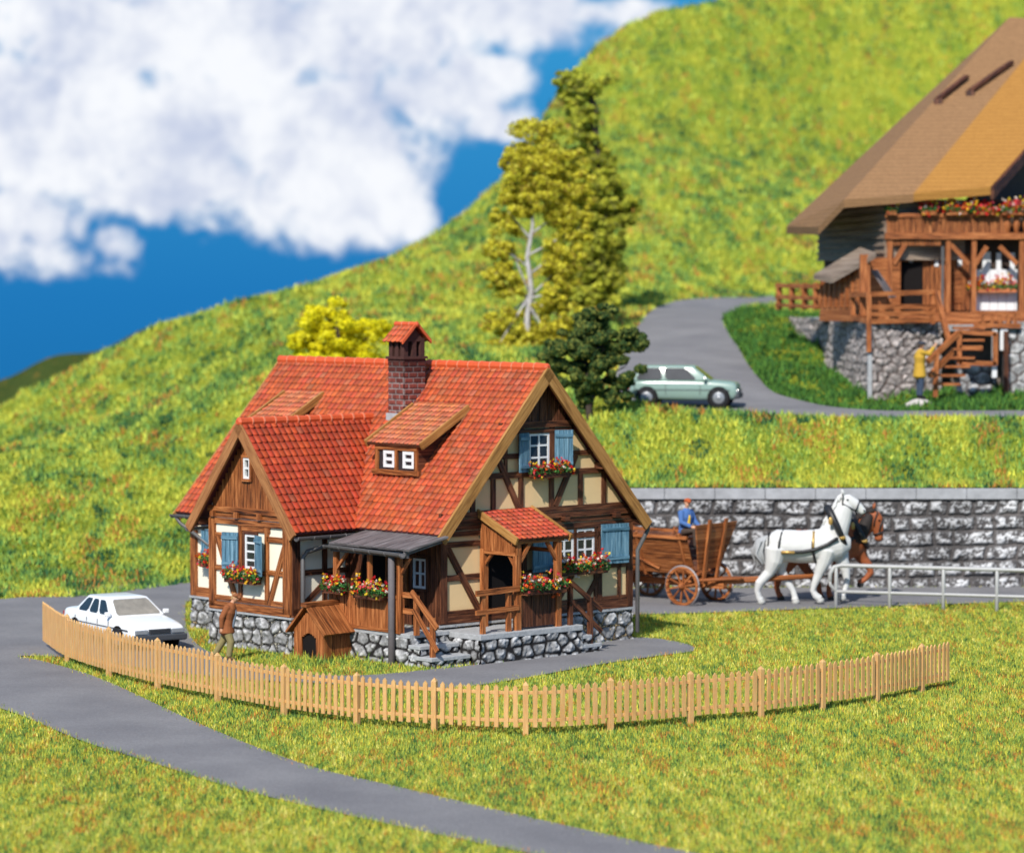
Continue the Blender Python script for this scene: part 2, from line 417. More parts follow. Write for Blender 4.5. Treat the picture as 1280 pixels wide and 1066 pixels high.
def tps(x, y):
    x = np.asarray(x, float); y = np.asarray(y, float); sh = x.shape; x = x.ravel(); y = y.ravel(); out = np.empty(len(x))
    for i in range(0, len(x), 60000):
        xx, yy = x[i:i+60000], y[i:i+60000]
        out[i:i+60000] = _U((xx[:, None]-CP[:, 0])**2+(yy[:, None]-CP[:, 1])**2) @ _w[:_n]+_w[_n]+_w[_n+1]*xx+_w[_n+2]*yy
    return out.reshape(sh)
def zB(x, y):
    x = np.asarray(x, float); y = np.asarray(y, float); t = np.clip((y-yfoot(x))/5, 0, 1); t = t*t*(3-2*t)
    return zfoot(x)*(1-t)+tps(x, y)*t
def surf(px, py, lo=99.5, hi=260):
    d = ray(px, py)
    for D in np.arange(lo, hi, .5):
        if CH+d[2]*D/d[1] < float(zB(d[0]*D/d[1], D)): return (d[0]*D/d[1], float(D))
    return (d[0]*hi/d[1], hi)
# roads on the flat, outline traced on the ground plane
ROAD = [(-300, 835), (-150, 845), (0, 885), (100, 925), (190, 953), (290, 984), (440, 1020), (640, 1062), (900, 1112), (1150, 1112), (900, 1072), (700, 1030), (500, 984), (380, 955),
        (250, 905), (130, 850), (60, 828), (26, 820), (100, 823), (200, 838), (300, 849), (400, 854), (480, 859), (560, 860), (640, 850), (740, 832), (820, 820), (868, 813),
        (850, 803), (790, 797), (700, 812), (600, 830), (535, 837), (455, 844), (380, 843), (320, 833), (262, 815), (238, 795), (232, 768), (250, 748), (400, 752), (600, 765), (790, 768), (1045, 760),
        (1280, 752), (1600, 744), (1600, 732), (1280, 733), (790, 735), (520, 735), (400, 729), (230, 723), (100, 737), (0, 749), (-300, 768)]
roadW = catmull([G(*p) for p in ROAD], 6)
def flat_poly(name, P, z, m):
    me = bpy.data.meshes.new(name); me.from_pydata([(p[0], p[1], z) for p in P], [], [list(range(len(P)))])
    import bmesh
    bm = bmesh.new(); bm.from_mesh(me); bmesh.ops.triangulate(bm, faces=bm.faces); bmesh.ops.recalc_face_normals(bm, faces=bm.faces)
    if bm.faces and sum(f.normal.z for f in bm.faces) < 0: bmesh.ops.reverse_faces(bm, faces=bm.faces)
    bm.to_mesh(me); bm.free(); return tag(link(me, name, m), kind='structure')
flat_poly('road', roadW, .012, M_asph)
def grid_sheet(name, xs, ys, zf, m):
    X, Y = np.meshgrid(xs, ys); V = np.stack([X, Y, zf(X, Y)], -1).reshape(-1, 3)
    nx, ny = len(xs), len(ys); i = (np.arange(ny-1)[:, None]*nx+np.arange(nx-1)).ravel()
    return npmesh(name, V, np.stack([i, i+1, i+nx+1, i+nx], 1), m, smooth=True)
def zA(x, y): return -.035+.035*fbm(x*1.1, y*1.1, 3)
tag(grid_sheet('ground', np.arange(-45, 60, .5), np.arange(25, 104, .5), zA, M_turf), kind='structure')
# hill
def hill():
    s = np.linspace(-1, 1, 300); tt = np.linspace(0, 1, 330)**1.25
    X = np.empty((330, 300)); Y = X.copy()
    for j, t in enumerate(tt):
        D = 95+t*(300-95); X[j] = s*(26+t*62)+3+t*8
        yf = yfoot(X[j]); Y[j] = np.maximum(yf+t*(300-yf), yf)
    Z = zB(X, Y)
    far = np.clip((Y-yfoot(X))/6, 0, 1)
    up = roadmask(X, Y)
    Z = Z+(.30*(fbm(X*.5, Y*.5, 4)-.5)*2+.25*(fbm(X*1.7, Y*1.7, 3)-.5)*2)*far*(1-up)-.08*up
    V = np.stack([X, Y, Z], -1).reshape(-1, 3); i = (np.arange(329)[:, None]*300+np.arange(299)).ravel()
    o = npmesh('hill', V, np.stack([i, i+1, i+301, i+300], 1), M_hill, smooth=True); tag(o, kind='structure')
# upper road: left and right edge
UL = [(1560, 523), (1400, 523), (1280, 524), (1150, 523), (1040, 522), (940, 517), (860, 512), (800, 508), (770, 490), (775, 455), (795, 415), (812, 392), (835, 380), (900, 373.5), (965, 371)]
UR = [(1560, 515), (1400, 515), (1280, 516), (1180, 516), (1090, 514), (1010, 505), (965, 490), (945, 470), (930, 450), (915, 425), (904, 405), (905, 396), (920, 389), (945, 384.5), (985, 381)]
ULw = np.array(catmull([surf(*p) for p in UL], 5, False)); URw = np.array(catmull([surf(*p) for p in UR], 5, False))
upper_poly = np.vstack([ULw, URw[::-1]])
def roadmask(X, Y):
    sh = X.shape; x = X.ravel(); y = Y.ravel(); m = inpoly(x, y, upper_poly).astype(float)
    # soften by distance to edges
    E = np.vstack([ULw, URw]); near = (y < 175)
    d = np.full(len(x), 9.0); idx = np.where(near)[0]
    for i in range(0, len(idx), 20000):
        k = idx[i:i+20000]; d[k] = np.sqrt(((x[k, None]-E[:, 0])**2+(y[k, None]-E[:, 1])**2).min(1))
    return np.maximum(m, np.clip(1.2-d, 0, 1)).reshape(sh)
hill()
def upper_road():
    n = len(ULw); K = 14; V = []
    for i in range(n):
        for k in range(K+1):
            p = ULw[i]*(1-k/K)+URw[i]*k/K; V.append((p[0], p[1], 0))
    V = np.array(V); V[:, 2] = zB(V[:, 0], V[:, 1])+.03
    i = (np.arange(n-1)[:, None]*(K+1)+np.arange(K)).ravel()
    tag(npmesh('hill_road', V, np.stack([i, i+K+1, i+K+2, i+1], 1), M_asph, smooth=True), kind='structure')
upper_road()
def far_ridge():
    xs = np.linspace(-75, -24, 60); V = []
    for j, (dy, f) in enumerate([(0, -9), (18, 0), (40, -8)]):
        for x in xs:
            base = at(640+x/230*FPX, 470-(640+x/230*FPX)*.3, 230).z
            V.append((x, 212+dy, base+f*.6+.3*math.sin(x*.9)))
    i = (np.arange(2)[:, None]*60+np.arange(59)).ravel()
    tag(npmesh('far_hill', V, np.stack([i, i+1, i+61, i+60], 1), turf('far_turf', [(.3, (.03, .055, .012)), (.6, (.07, .10, .02)), (.7, (.09, .12, .03))], .4, 1.5), smooth=True), kind='structure')
far_ridge()

# ---------------------------------------------------------------- turf fibres
PAL = np.array([(.52, .49, .055), (.35, .42, .065), (.15, .28, .06), (.03, .10, .035), (.57, .48, .05), (.50, .20, .04), (.20, .30, .05), (.66, .60, .16)])
def blades(name, x, y, z, size, w, prob, seed=1, lean=.9, parent=None, hue=None):
    r = np.random.default_rng(seed); n = len(x); h = size*(.5+r.random(n)); a = r.random(n)*6.283; l = h*lean*r.random(n)
    b = r.random(n)*6.283; ww = w*(.6+.8*r.random(n))
    P0 = np.stack([x-np.cos(a)*ww/2, y-np.sin(a)*ww/2, z-.02], 1); P1 = np.stack([x+np.cos(a)*ww/2, y+np.sin(a)*ww/2, z-.02], 1)
    P2 = np.stack([x+np.cos(b)*l, y+np.sin(b)*l, z+np.sqrt(np.maximum(h*h-l*l, .0001))], 1)
    V = np.stack([P0, P1, P2], 1).reshape(-1, 3)
    c = PAL[r.choice(len(PAL), n, p=np.array(prob)/sum(prob))] if hue is None else hue
    c = c*(.65+.7*r.random((n, 1)))
    return npmesh(name, V, np.arange(3*n).reshape(-1, 3), M_grass, facecol=c, size=3)
def lawn():
    n = 900000; r = np.random.default_rng(5)
    D = 51*(102/51)**r.random(n); D = D; x = (r.random(n)*2-1)*(.172*D+1.2); y = D
    y = D
    ok = ~inpoly(x+r.normal(size=n)*.07, y+r.normal(size=n)*.22, roadW) & (y < yfoot(x))
    x, y = x[ok], y[ok]; m = fbm(x*.6+9, y*.2, 4); m2 = fbm(x*2.2, y*2.2+40, 3); n = len(x)
    # pick colour classes by patches (green tufts, yellow, rust)
    u = r.random(n)*1.02+(m-.5)*.45+(fbm(x*5.5, y*1.3+40, 3)-.5)*.85
    cls = np.select([u < .09, u < .26, u < .42, u < .66, u < .84, u < 1.0], [3, 2, 6, 1, 0, 4], 7)
    rust = (fbm(x*3.3+70, y*.8+11, 3) > .62) & (r.random(n) < .30); cls[rust] = 5; cls[r.random(n) < .025] = 5
    o = blades('grass', x, y, zA(x, y)+.0, .085, .027, [1], 6, lean=1.0, hue=PAL[cls]); tag(o, 'yellow green flocked grass covering the lawns', 'grass', kind='stuff')
lawn()
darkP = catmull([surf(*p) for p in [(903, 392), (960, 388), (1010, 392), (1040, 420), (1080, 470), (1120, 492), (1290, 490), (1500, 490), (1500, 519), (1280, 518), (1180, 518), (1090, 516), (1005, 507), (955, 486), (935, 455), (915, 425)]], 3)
def hill_tufts():
    n = 520000; r = np.random.default_rng(15); D = 95*(250/95)**(r.random(n)**1.15)
    x = (r.random(n)*2-1)*(.172*D+1.5); y = D; ok = (y > yfoot(x)) & ~inpoly(x, y, upper_poly); x, y = x[ok], y[ok]; n = len(x)
    z = zB(x, y)+(.30*(fbm(x*.5, y*.5, 4)-.5)*2+.25*(fbm(x*1.7, y*1.7, 3)-.5)*2)*np.clip((y-yfoot(x))/6, 0, 1)*(1-roadmask(x, y))
    m = fbm(x*.4+3, y*.13, 4); m2 = fbm(x*1.3, y*.42+40, 3); u = r.random(n)*.7+.17+(m-.5)*.8+(m2-.5)*1.6
    cls = np.select([u < .10, u < .26, u < .45, u < .66, u < .88, u < 1.0], [3, 2, 6, 1, 0, 4], 0)
    rust = (fbm(x*1.1+70, y*.35+11, 3) > .60) & (r.random(n) < .35); cls[rust] = 5; spot = fbm(x*1.15+31, y*.5+77, 2) > .80; cls[spot & (r.random(n) < .85)] = 3
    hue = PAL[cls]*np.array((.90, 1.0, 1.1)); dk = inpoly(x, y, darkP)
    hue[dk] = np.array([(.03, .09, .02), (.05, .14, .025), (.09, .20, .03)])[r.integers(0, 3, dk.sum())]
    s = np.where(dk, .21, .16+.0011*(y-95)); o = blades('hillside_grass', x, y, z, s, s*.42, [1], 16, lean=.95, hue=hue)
    tag(o, 'mottled green and yellow turf covering the hillside', 'grass', kind='stuff')
hill_tufts()

# ---------------------------------------------------------------- retaining wall
def block_wall():
    root = thing('retaining_wall', 'rough grey block retaining wall with smooth coping behind the horses', 'wall', (0, YW, 0))
    x0, x1, res = -4.6, 26, .035; nx = int((x1-x0)/res); nz = 92; H0 = 2.72
    xs = np.linspace(x0, x1, nx); zs = np.linspace(-.05, 1, nz); r = np.random.default_rng(3)
    rows = [-.1, .33, .82, 1.28, 1.76, 2.22, 2.72]
    X, Zn = np.meshgrid(xs, zs); ztop = np.maximum(zfoot(X)-.34, .02); Z = np.where(Zn < 0, Zn, Zn*ztop)
    Zr = Z+.04*np.sin(X*.7)+.05*(fbm(X*1.6, Z*0+3, 2)-.5)
    Hh = np.zeros_like(X); ED = np.zeros_like(X); BR = np.zeros_like(X)
    for k in range(len(rows)-1):
        m = (Zr >= rows[k]) & (Zr < rows[k+1]+(9 if k == len(rows)-2 else 0)); xe = [x0-1]
        while xe[-1] < x1+2: xe.append(xe[-1]+r.uniform(.55, 1.3))
        xe = np.array(xe); xx = X[m]+.03*np.sin(Zr[m]*9); j = np.clip(np.searchsorted(xe, xx)-1, 0, len(xe)-2)
        dx = np.minimum(xx-xe[j], xe[j+1]-xx); dz = np.minimum(Zr[m]-rows[k], rows[k+1]-Zr[m]); e = np.minimum(dx, dz)
        e = e+(fbm(xx*5, Zr[m]*5, 3)-.5)*.06
        ED[m] = e; BR[m] = r.random(len(xe))[j]; Hh[m] = r.uniform(.6, 1.25, len(xe))[j]
    prof = np.clip((ED-.012)/.13, 0, 1); prof = np.sqrt(prof)
    rough = fbm(X*5.5, Z*6.5, 5); rg2 = fbm(X*19, Z*21, 4)
    disp = prof*(.10*Hh+.17*(rough-.35)+.05*(rg2-.5))
    V = np.stack([X, -disp, Z], -1).reshape(-1, 3)
    lit = np.clip((rough-.46)*3.4+(rg2-.5)*4.2+(BR-.4)*.3+.28, 0, 1)*np.clip(prof*2.4-1.15, 0, 1)  # white drybrush paint on the raised rough spots of the blocks
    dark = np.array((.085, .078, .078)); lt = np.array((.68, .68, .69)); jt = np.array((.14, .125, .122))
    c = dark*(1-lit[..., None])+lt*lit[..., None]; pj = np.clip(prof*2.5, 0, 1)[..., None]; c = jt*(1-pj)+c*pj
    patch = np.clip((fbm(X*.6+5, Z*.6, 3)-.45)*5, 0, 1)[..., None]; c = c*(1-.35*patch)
    i = (np.arange(nz-1)[:, None]*nx+np.arange(nx-1)).ravel()
    npmesh('masonry', V, np.stack([i, i+1, i+nx+1, i+nx], 1), attr('block_masonry', .85, .25, .3, 30, nvar=.2, nscale=20), root, col=c.reshape(-1, 3))
    # coping slabs follow the top of the wall
    m = MB(); x = x0
    while x < x1:
        w = 1.55; za = float(zfoot(np.array(x)))-.38; zb = float(zfoot(np.array(x+w)))-.38
        if min(za, zb) > .1:
            m.hexa((x, -.14, za+.02), (w-.012, 0, zb-za), (0, .75, 0), (0, 0, .33))
        x += w
    bevel(m.build('coping', plain('coping_concrete', (.34, .345, .36), .85, .2, .45, 2.2, .8, bdist=.03), root), .015)
    # body behind the face
    m = MB(); m.bx(.4, x1, .02, .55, 0, 2.7); m.build('backing', M_slab, root)
block_wall()
# ================================================================ farm house
TH = R(47.094); HM = Matrix.Translation((-1.809, 78.998, 0)) @ Matrix.Rotation(-TH, 4, 'Z')
def HW(u, v, z=0): return HM @ Vector((u, v, z))
def HT(u, v, z, yaw=0): return HM @ Matrix.Translation((u, v, z)) @ Matrix.Rotation(yaw, 4, 'Z')
house = thing('farm_house', 'half-timbered farmhouse with steep orange-red tiled roofs and brick chimney', 'house', HM)
HL, HWD, ZE, ZR = 10.85, 7.4, 3.15, 7.24; SL = (ZR-ZE)/3.7
CU, CW, CV, CZ, CL = -5.42, 2.2, -2.0, 5.85, 3.12; CS = (CZ-CL)/CW
FG = F((-.35, 0, 0), (0, 1, 0), (1, 0, 0))        # right gable wall, a = v
FC = F((0, -1.66, 0), (1, 0, 0), (0, -1, 0))      # cross gable front, a = u
FM = F((0, .32, 0), (1, 0, 0), (0, -1, 0))        # main long wall, a = u
FS = F((-3.75, 0, 0), (0, 1, 0), (1, 0, 0))       # cross gable right side
FB = F((0, 7.08, 0), (-1, 0, 0), (0, 1, 0))       # back wall
FL = F((-10.5, 0, 0), (0, -1, 0), (-1, 0, 0))     # left gable

def tiles(name, o, al, up, L, H, tw, rh, parent, base=(.60, .105, .03), th=.05, seed=1, k=6, lift=.0, wear=.12):
    o, al, up = Vector(o), Vector(al).normalized(), Vector(up).normalized(); nm = al.cross(up); 
    if nm.z < 0: nm = -nm
    nt = max(1, round(L/tw)); tw = L/nt; nr = max(1, round(H/rh)); rh = H/nr; r = np.random.default_rng(seed)
    f = np.linspace(0, 1, k+1); prof = np.sqrt(np.maximum(1-(2*f-1)**2, 0)); bow = (2*f-1)**2
    V = []; Q = []; C = []; base = np.array(base)
    al, up, nm, o = map(np.array, (al, up, nm, o)); cnt = 0
    for j in range(nr):
        off = .0
        for i in range(nt):
            x = (i+f)*tw; jit = r.uniform(-.008, .008); s0 = j*rh+.045*bow+jit; s1 = np.full(k+1, min((j+1)*rh+.05, H)); hh = th*(.55+.45*prof)+r.uniform(-.004, .006)
            P = [(x, s0, hh*0), (x, s0, hh), (x, s1, hh*.25)]
            for X, S, Hh in P: V.append(o+np.outer(X, al)+np.outer(S, up)+np.outer(Hh+lift, nm))
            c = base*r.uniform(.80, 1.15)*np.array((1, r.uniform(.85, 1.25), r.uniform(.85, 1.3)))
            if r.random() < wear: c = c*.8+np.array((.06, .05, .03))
            cc = np.tile(c, (3*(k+1), 1)); cc[:k+1] *= .12; g_ = 1-.62*np.abs(2*f-1)**5; cc = cc*np.tile(g_, 3)[:, None]; cc[2*(k+1):] *= .48; cc[k+1:2*(k+1)] = cc[k+1:2*(k+1)]*1.15+np.array((.03, .02, .012))  # shade painted into lip, side grooves and overlap; weathered front edge lighter
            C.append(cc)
            q = cnt+np.arange(k)
            Q.append(np.stack([q, q+1, q+k+2, q+k+1], 1)); q = q+k+1; Q.append(np.stack([q, q+1, q+k+2, q+k+1], 1)); cnt += 3*(k+1)
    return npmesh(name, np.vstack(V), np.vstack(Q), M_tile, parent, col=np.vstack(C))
def ridge(name, p0, p1, rad, parent, n, base=(.62, .11, .03), mt=None):
    m = MB(); p0, p1 = Vector(p0), Vector(p1); d = (p1-p0)/n
    for i in range(n):
        a = p0+d*i; m.tube([a, a+d*.96], [rad*.98, rad*.86], 10, caps=True, smooth=False)
    o_ = m.build(name, plain('ridge_tile', (.58, .09, .025), .5, .4, .3, 7, .3), parent); m = MB()
    for i in range(1, n): a = p0+d*i; m.tube([a-d*.02, a+d.normalized()*.03], rad*1.04, 10, caps=False, smooth=False)
    m.build('mortar', plain('pale_mortar', (.60, .20, .11), .8, .2, .3, 9, .2), o_) if parent is None or parent.parent is None else m.build('mortar', plain('pale_mortar', (.60, .20, .11), .8, .2, .3, 9, .2), parent); return o_
def relief(name, fr, a0, a1, b0, b1, parent, seed=1, cell=.34, res=.028, amp=.07, tone=.34, jc=(.02, .018, .018), gap=.04, squash=1.3, tint=(1, 1, 1.01)):
    na, nb = max(2, int((a1-a0)/res)), max(2, int((b1-b0)/res)); A, B = np.meshgrid(np.linspace(a0, a1, na), np.linspace(b0, b1, nb)); r = np.random.default_rng(seed)
    ga = np.arange(a0-cell, a1+cell, cell*squash); gb = np.arange(b0-cell, b1+cell, cell)
    S = np.array([(x+r.uniform(-.42, .42)*cell*squash+(.5*cell*squash if j % 2 else 0), y+r.uniform(-.32, .32)*cell) for j, y in enumerate(gb) for x in ga])
    x = A.ravel()+.05*(fbm(A.ravel()*4, B.ravel()*4)-.5); y = B.ravel()+.05*(fbm(A.ravel()*4+9, B.ravel()*4)-.5)
    D2 = np.sqrt(((x[:, None]-S[:, 0])/squash)**2+(y[:, None]-S[:, 1])**2); ix = np.argsort(D2, 1)[:, :2]
    d1 = D2[np.arange(len(x)), ix[:, 0]]; d2 = D2[np.arange(len(x)), ix[:, 1]]; e = (d2-d1)
    pr = np.clip((e-gap)/.05, 0, 1); pr = pr**.7; sb = r.uniform(.65, 1.25, len(S))[ix[:, 0]]; rough = fbm(x*9+seed*7, y*9, 4)
    dsp = pr*(amp*.6+.16*(rough-.5)*min(1, amp*14))*np.minimum(sb, 1.1)+.0
    P = np.array(fr.o)+np.outer(A.ravel(), np.array(fr.r))+np.outer(B.ravel(), np.array(fr.z))+np.outer(dsp, np.array(fr.n))
    rg_ = fbm(x*26+seed, y*26, 3); g = tone*(.55+.45*sb)*(.35+1.0*rough)*(.6+.8*rg_); g = g+np.clip((rough-.52)*3, 0, 1)*.3
    c = np.stack([g*tint[0], g*tint[1], g*tint[2]], 1); pj = np.clip(pr*1.8-.3, 0, 1)[:, None]; c = np.array(jc)*(1-pj)+c*pj
    i = (np.arange(nb-1)[:, None]*na+np.arange(na-1)).ravel()
    q = np.stack([i, i+1, i+na+1, i+na], 1)
    if fr.r.cross(fr.z).dot(fr.n) < 0: q = q[:, ::-1]
    return npmesh(name, P, q, M_stone, parent, col=c)

def build_house():
    h = house
    # --- plaster shells
    def pent(fr, a0, a1, zt, apex, mt, c0=-.18, zb=.05, amid=None):
        m = MB(); am = amid or (a0+a1)/2
        pts = [fr.p(a0, zb, 0), fr.p(a1, zb, 0), fr.p(a1, zt, 0), fr.p(am, apex, 0), fr.p(a0, zt, 0)]
        m.prism(pts, fr.n*c0); return m.build('wall', mt, h)
    pent(FG, .32, 7.08, 3.30, 7.0, M_tan)
    pent(FL, -7.08, -.32, 3.30, 7.0, M_tan)
    m = MB(); m.box(FB, .55, 10.3, .05, 3.2, -.18, 0); m.build('wall', M_tan, h)
    m = MB(); m.box(FM, -10.3, -.53, .05, 3.2, -.18, 0); m.build('wall', M_cream, h)
    pent(FC, CU-1.67, CU+1.67, 3.6, 5.6, M_cream)
    m = MB(); m.box(FS, -1.48, .32, .05, 3.3, -.18, 0); m.build('wall', M_cream, h)
    FS2 = F((CU-1.67, 0, 0), (0, -1, 0), (-1, 0, 0)); m = MB(); m.box(FS2, -.32, 1.48, .05, 3.3, -.18, 0); m.build('wall', M_cream, h)
    # --- stone plinths
    relief('stone_plinth', FG, .28, 7.12, -.05, .86, h, 21); relief('stone_plinth', FC, -7.16, -3.70, -.05, .93, h, 22, .36)
    relief('stone_plinth', F((-3.75, 0, 0), (0, 1, 0), (1, 0, 0)), -1.7, .32, -.05, .9, h, 23)
    relief('stone_plinth', FM, -10.55, -7.0, -.05, .86, h, 24, .34)
    m = MB(); 
    for q_ in ((-.36, -.28, .26, 7.14, .80, .86), (-7.18, -3.68, -1.74, -1.66, .88, .93), (-10.55, -7.1, .24, .32, .82, .88)): m = MB(); m.bx(*q_); m.build('plinth_ledge', M_slab, h)
    # --- timber frame, right gable
    m = MB(); b = lambda p0, p1, w, c1=.05: m.beam2(FG, p0, p1, w, -.03, c1)
    m2 = MB(); b2 = lambda p0, p1, w, c1=.05: m2.beam2(FG, p0, p1, w, -.03, c1)
    b((.30, .98), (7.10, .98), .22, .06); b((.30, 1.15), (7.10, 1.15), .10, .045)
    for z, w, c in ((3.12, .13, .06), (3.27, .12, .04), (3.42, .14, .08), (3.58, .14, .06)): b((.32, z), (7.08, z), w, c)
    b((.42, .9), (.42, 3.1), .22, .07); b((6.99, .9), (6.99, 3.1), .2, .07)
    b((.5, 2.02), (1.75, 2.02), .15); b((.5, 2.86), (7, 2.86), .14); b((1.78, .9), (1.78, 3.1), .17)
    b((.56, 2.78), (1.66, 1.1), .17, .065)
    for a in (3.2, 4.12, 5.9): b((a, 1.1), (a, 3.1), .15)
    b((3.2, 2.0), (7, 2.0), .13); b((6.0, 1.95), (5.35, 1.1), .14); b((5.75, 1.1), (5.75, 2), .1); b((4.3, 1.1), (5.0, 1.95), .14); b((6.62, 1.1), (6.62, 2.0), .1)
    for a in (.75, 2.45, 4.55, 6.4): m.beam(FG.p(a, 3.35, 0), FG.p(a, 3.35, .22), .17, .15)
    top = lambda a: ZE+SL*(min(a, 7.4-a))-.18
    def bz(a, w=.14): m2.beam2(FG, (a, 3.65), (a, min(4.5, top(a))), w)
    for a in (1.42, 2.12, 3.08, 4.16, 5.2, 6.05): bz(a, .15)
    b2((1.25, 4.52), (6.15, 4.52), .15, .06); b2((1.72, 5.0), (3.1, 5.0), .13); b2((4.2, 5.0), (5.7, 5.0), .13)
    b2((2.28, 4.95), (3.0, 3.66), .16, .065); b2((5.02, 4.95), (4.28, 3.66), .16, .065)
    b2((3.1, 4.5), (3.1, 5.75), .15); b2((4.18, 4.5), (4.18, 5.75), .15); b2((2.55, 4.5), (2.55, 5.2), .1); b2((4.8, 4.5), (4.8, 5.2), .1)
    b2((2.35, 5.78), (5.05, 5.78), .16, .09); b2((2.5, 5.62), (4.9, 5.62), .10, .06)
    m.build('timber_frame', M_wdark, h); m2.build('timber_frame', M_wdark, h)  # dark timber puts the shade on the right gable into the wood colour
    m = MB(); a = 2.6
    while a < 4.8:
        t = top(a+.07)
        if t > 5.9: m.box(FG, a, a+.125, 5.86, t, -.02, .045+random.random()*.015)
        a += .14
    m.build('gable_boarding', M_wdark, h)  # gable boards use the dark timber too, shade under the overhang painted in
    # --- cross gable front timber
    m = MB(); b = lambda p0, p1, w, c1=.05: m.beam2(FC, p0, p1, w, -.03, c1)
    u0, u1 = CU-1.67, CU+1.67
    b((u0, 1.04), (u1, 1.04), .2, .07); b((u0, 1.24), (u1, 1.24), .13, .05); b((u0+.11, 1.0), (u0+.11, 3.3), .24, .07); b((u1-.14, 1.0), (u1-.14, 3.3), .30, .07)
    b((u0, 3.24), (u1, 3.24), .14, .06); b((u0, 3.40), (u1, 3.40), .12, .04); b((u0-.05, 3.55), (u1+.05, 3.55), .15, .085)
    b((u0, 2.87), (-6.2, 2.87), .13); b((-4.7, 2.87), (u1, 2.87), .14); b((u0, 2.02), (-5.8, 2.02), .13); b((-4.75, 2.02), (u1, 2.02), .13)
    b((-5.82, 1.2), (-5.82, 3.2), .14); b((-4.72, 1.2), (-4.72, 3.2), .15); b((-5.8, 1.98), (-4.7, 1.98), .12); b((-5.3, 3.12), (-4.6, 3.12), .2, .04); b((-5.8, 3.12), (-5.3, 3.12), .18, .04)
    b((-6.78, 2.82), (-5.98, 1.2), .15, .065); b((-3.98, 2.72), (-4.62, 1.2), .15, .065)
    for a in (-6.9, -5.9, -4.95, -3.95): m.beam(FC.p(a, 3.42, 0), FC.p(a, 3.42, .13), .15, .16)
    m.build('timber_frame', M_wood, h)
    m = MB(); a = u0+.02
    tc = lambda a: CZ-CS*abs(a-CU)-.12
    while a < u1-.05:
        t = min(tc(a), tc(a+.12))
        if t > 3.7:
            if -5.80 < a+.06 < -5.28:
                m.box(FC, a, a+.115, 3.62, 4.3, -.02, .045); 
                if t > 5.0: m.box(FC, a, a+.115, 4.98, t, -.02, .045)
            else: m.box(FC, a, a+.115, 3.62, t, -.02, .04+random.random()*.015)
        a += .13
    m.build('gable_boarding', M_wood, h)
    # cross gable sides and long walls
    m = MB(); b = lambda p0, p1, w, c1=.05: m.beam2(FS, p0, p1, w, -.03, c1)
    b((-1.66, 1.04), (.3, 1.04), .22, .06); b((-1.55, 1), (-1.55, 3.3), .24, .06); b((.2, 1), (.2, 3.3), .2); b((-1.6, 2.05), (.2, 2.05), .14); b((-1.6, 2.95), (.2, 2.95), .14)
    b((-1.4, 1.15), (-.3, 2.0), .14); b((-.6, 1.1), (-.6, 3.2), .14); m.build('timber_frame', M_wdark, h)  # dark timber paints in the shade on this side wall
    m = MB(); b = lambda p0, p1, w, c1=.05: m.beam2(FM, p0, p1, w, -.03, c1)
    b((-10.52, 1.0), (-7.1, 1.0), .26, .06); b((-10.38, .9), (-10.38, 3.1), .26, .07); b((-10.5, 3.0), (-7.1, 3.0), .2, .06); b((-10.3, 2.0), (-7.1, 2.0), .14); b((-9.0, 1), (-9.0, 3), .15); b((-8.2, 1), (-8.2, 3), .15)
    m.build('timber_frame', M_wood, h)
    m = MB(); a = -3.75                      # boarded wall behind the veranda
    while a < -.40: m.box(FM, a, min(a+.15, -.36), .8, 3.0, -.02, .04+random.random()*.02); a += .165
    m.build('boarded_wall', M_wdark, h)
    # --- roof
    def slab(pts, th, name='roof_underside', mt=M_red):
        m = MB(); P = [Vector(p) for p in pts]; n = (P[1]-P[0]).cross(P[2]-P[0]).normalized()
        if n.z < 0: n = -n
        m.prism([p-n*.005 for p in P], -n*th); return m.build(name, mt, h)
    up1 = Vector((0, 3.7, ZR-ZE)); up2 = Vector((0, -3.7, ZR-ZE)); H1 = up1.length
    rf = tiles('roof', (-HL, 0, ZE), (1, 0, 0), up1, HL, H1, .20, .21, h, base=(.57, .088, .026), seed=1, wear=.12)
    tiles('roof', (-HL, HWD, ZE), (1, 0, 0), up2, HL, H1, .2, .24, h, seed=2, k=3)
    slab([(-HL, 0, ZE), (0, 0, ZE), (0, 3.7, ZR), (-HL, 3.7, ZR)], .10); slab([(-HL, HWD, ZE), (0, HWD, ZE), (0, 3.7, ZR), (-HL, 3.7, ZR)], .10)
    ridge('ridge_tiles', (-HL, 3.7, ZR), (.02, 3.7, ZR), .13, rf, 26)
    c1 = Vector((CW, 0, CZ-CL)); H2 = c1.length; Lc = 2.5-CV
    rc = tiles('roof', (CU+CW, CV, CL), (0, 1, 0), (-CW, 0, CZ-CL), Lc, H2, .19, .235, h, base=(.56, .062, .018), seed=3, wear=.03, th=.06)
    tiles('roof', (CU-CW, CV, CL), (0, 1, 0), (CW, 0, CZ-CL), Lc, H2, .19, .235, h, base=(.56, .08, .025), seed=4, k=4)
    slab([(CU+CW, CV, CL), (CU+CW, .6, CL), (CU, .6, CZ), (CU, CV, CZ)], .09); slab([(CU-CW, CV, CL), (CU-CW, .6, CL), (CU, .6, CZ), (CU, CV, CZ)], .09)
    ridge('ridge_tiles', (CU, CV-.03, CZ), (CU, 2.45, CZ), .125, rc, 12)
    # barge boards
    m = MB()
    for s in (-1, 1):
        e = (.045, 3.7+s*3.72, ZE-.07); t = (.045, 3.7, ZR-.03); d = Vector(t)-Vector(e); nrm = Vector((0, s*d.z, abs(d.y))).normalized()
        q = Vector(e)+nrm*.05; m.hexa(q-Vector((.05, 0, 0)), d, -nrm*.30, (.075, 0, 0))
    m.build('bargeboard', M_board, h)
    m = MB()
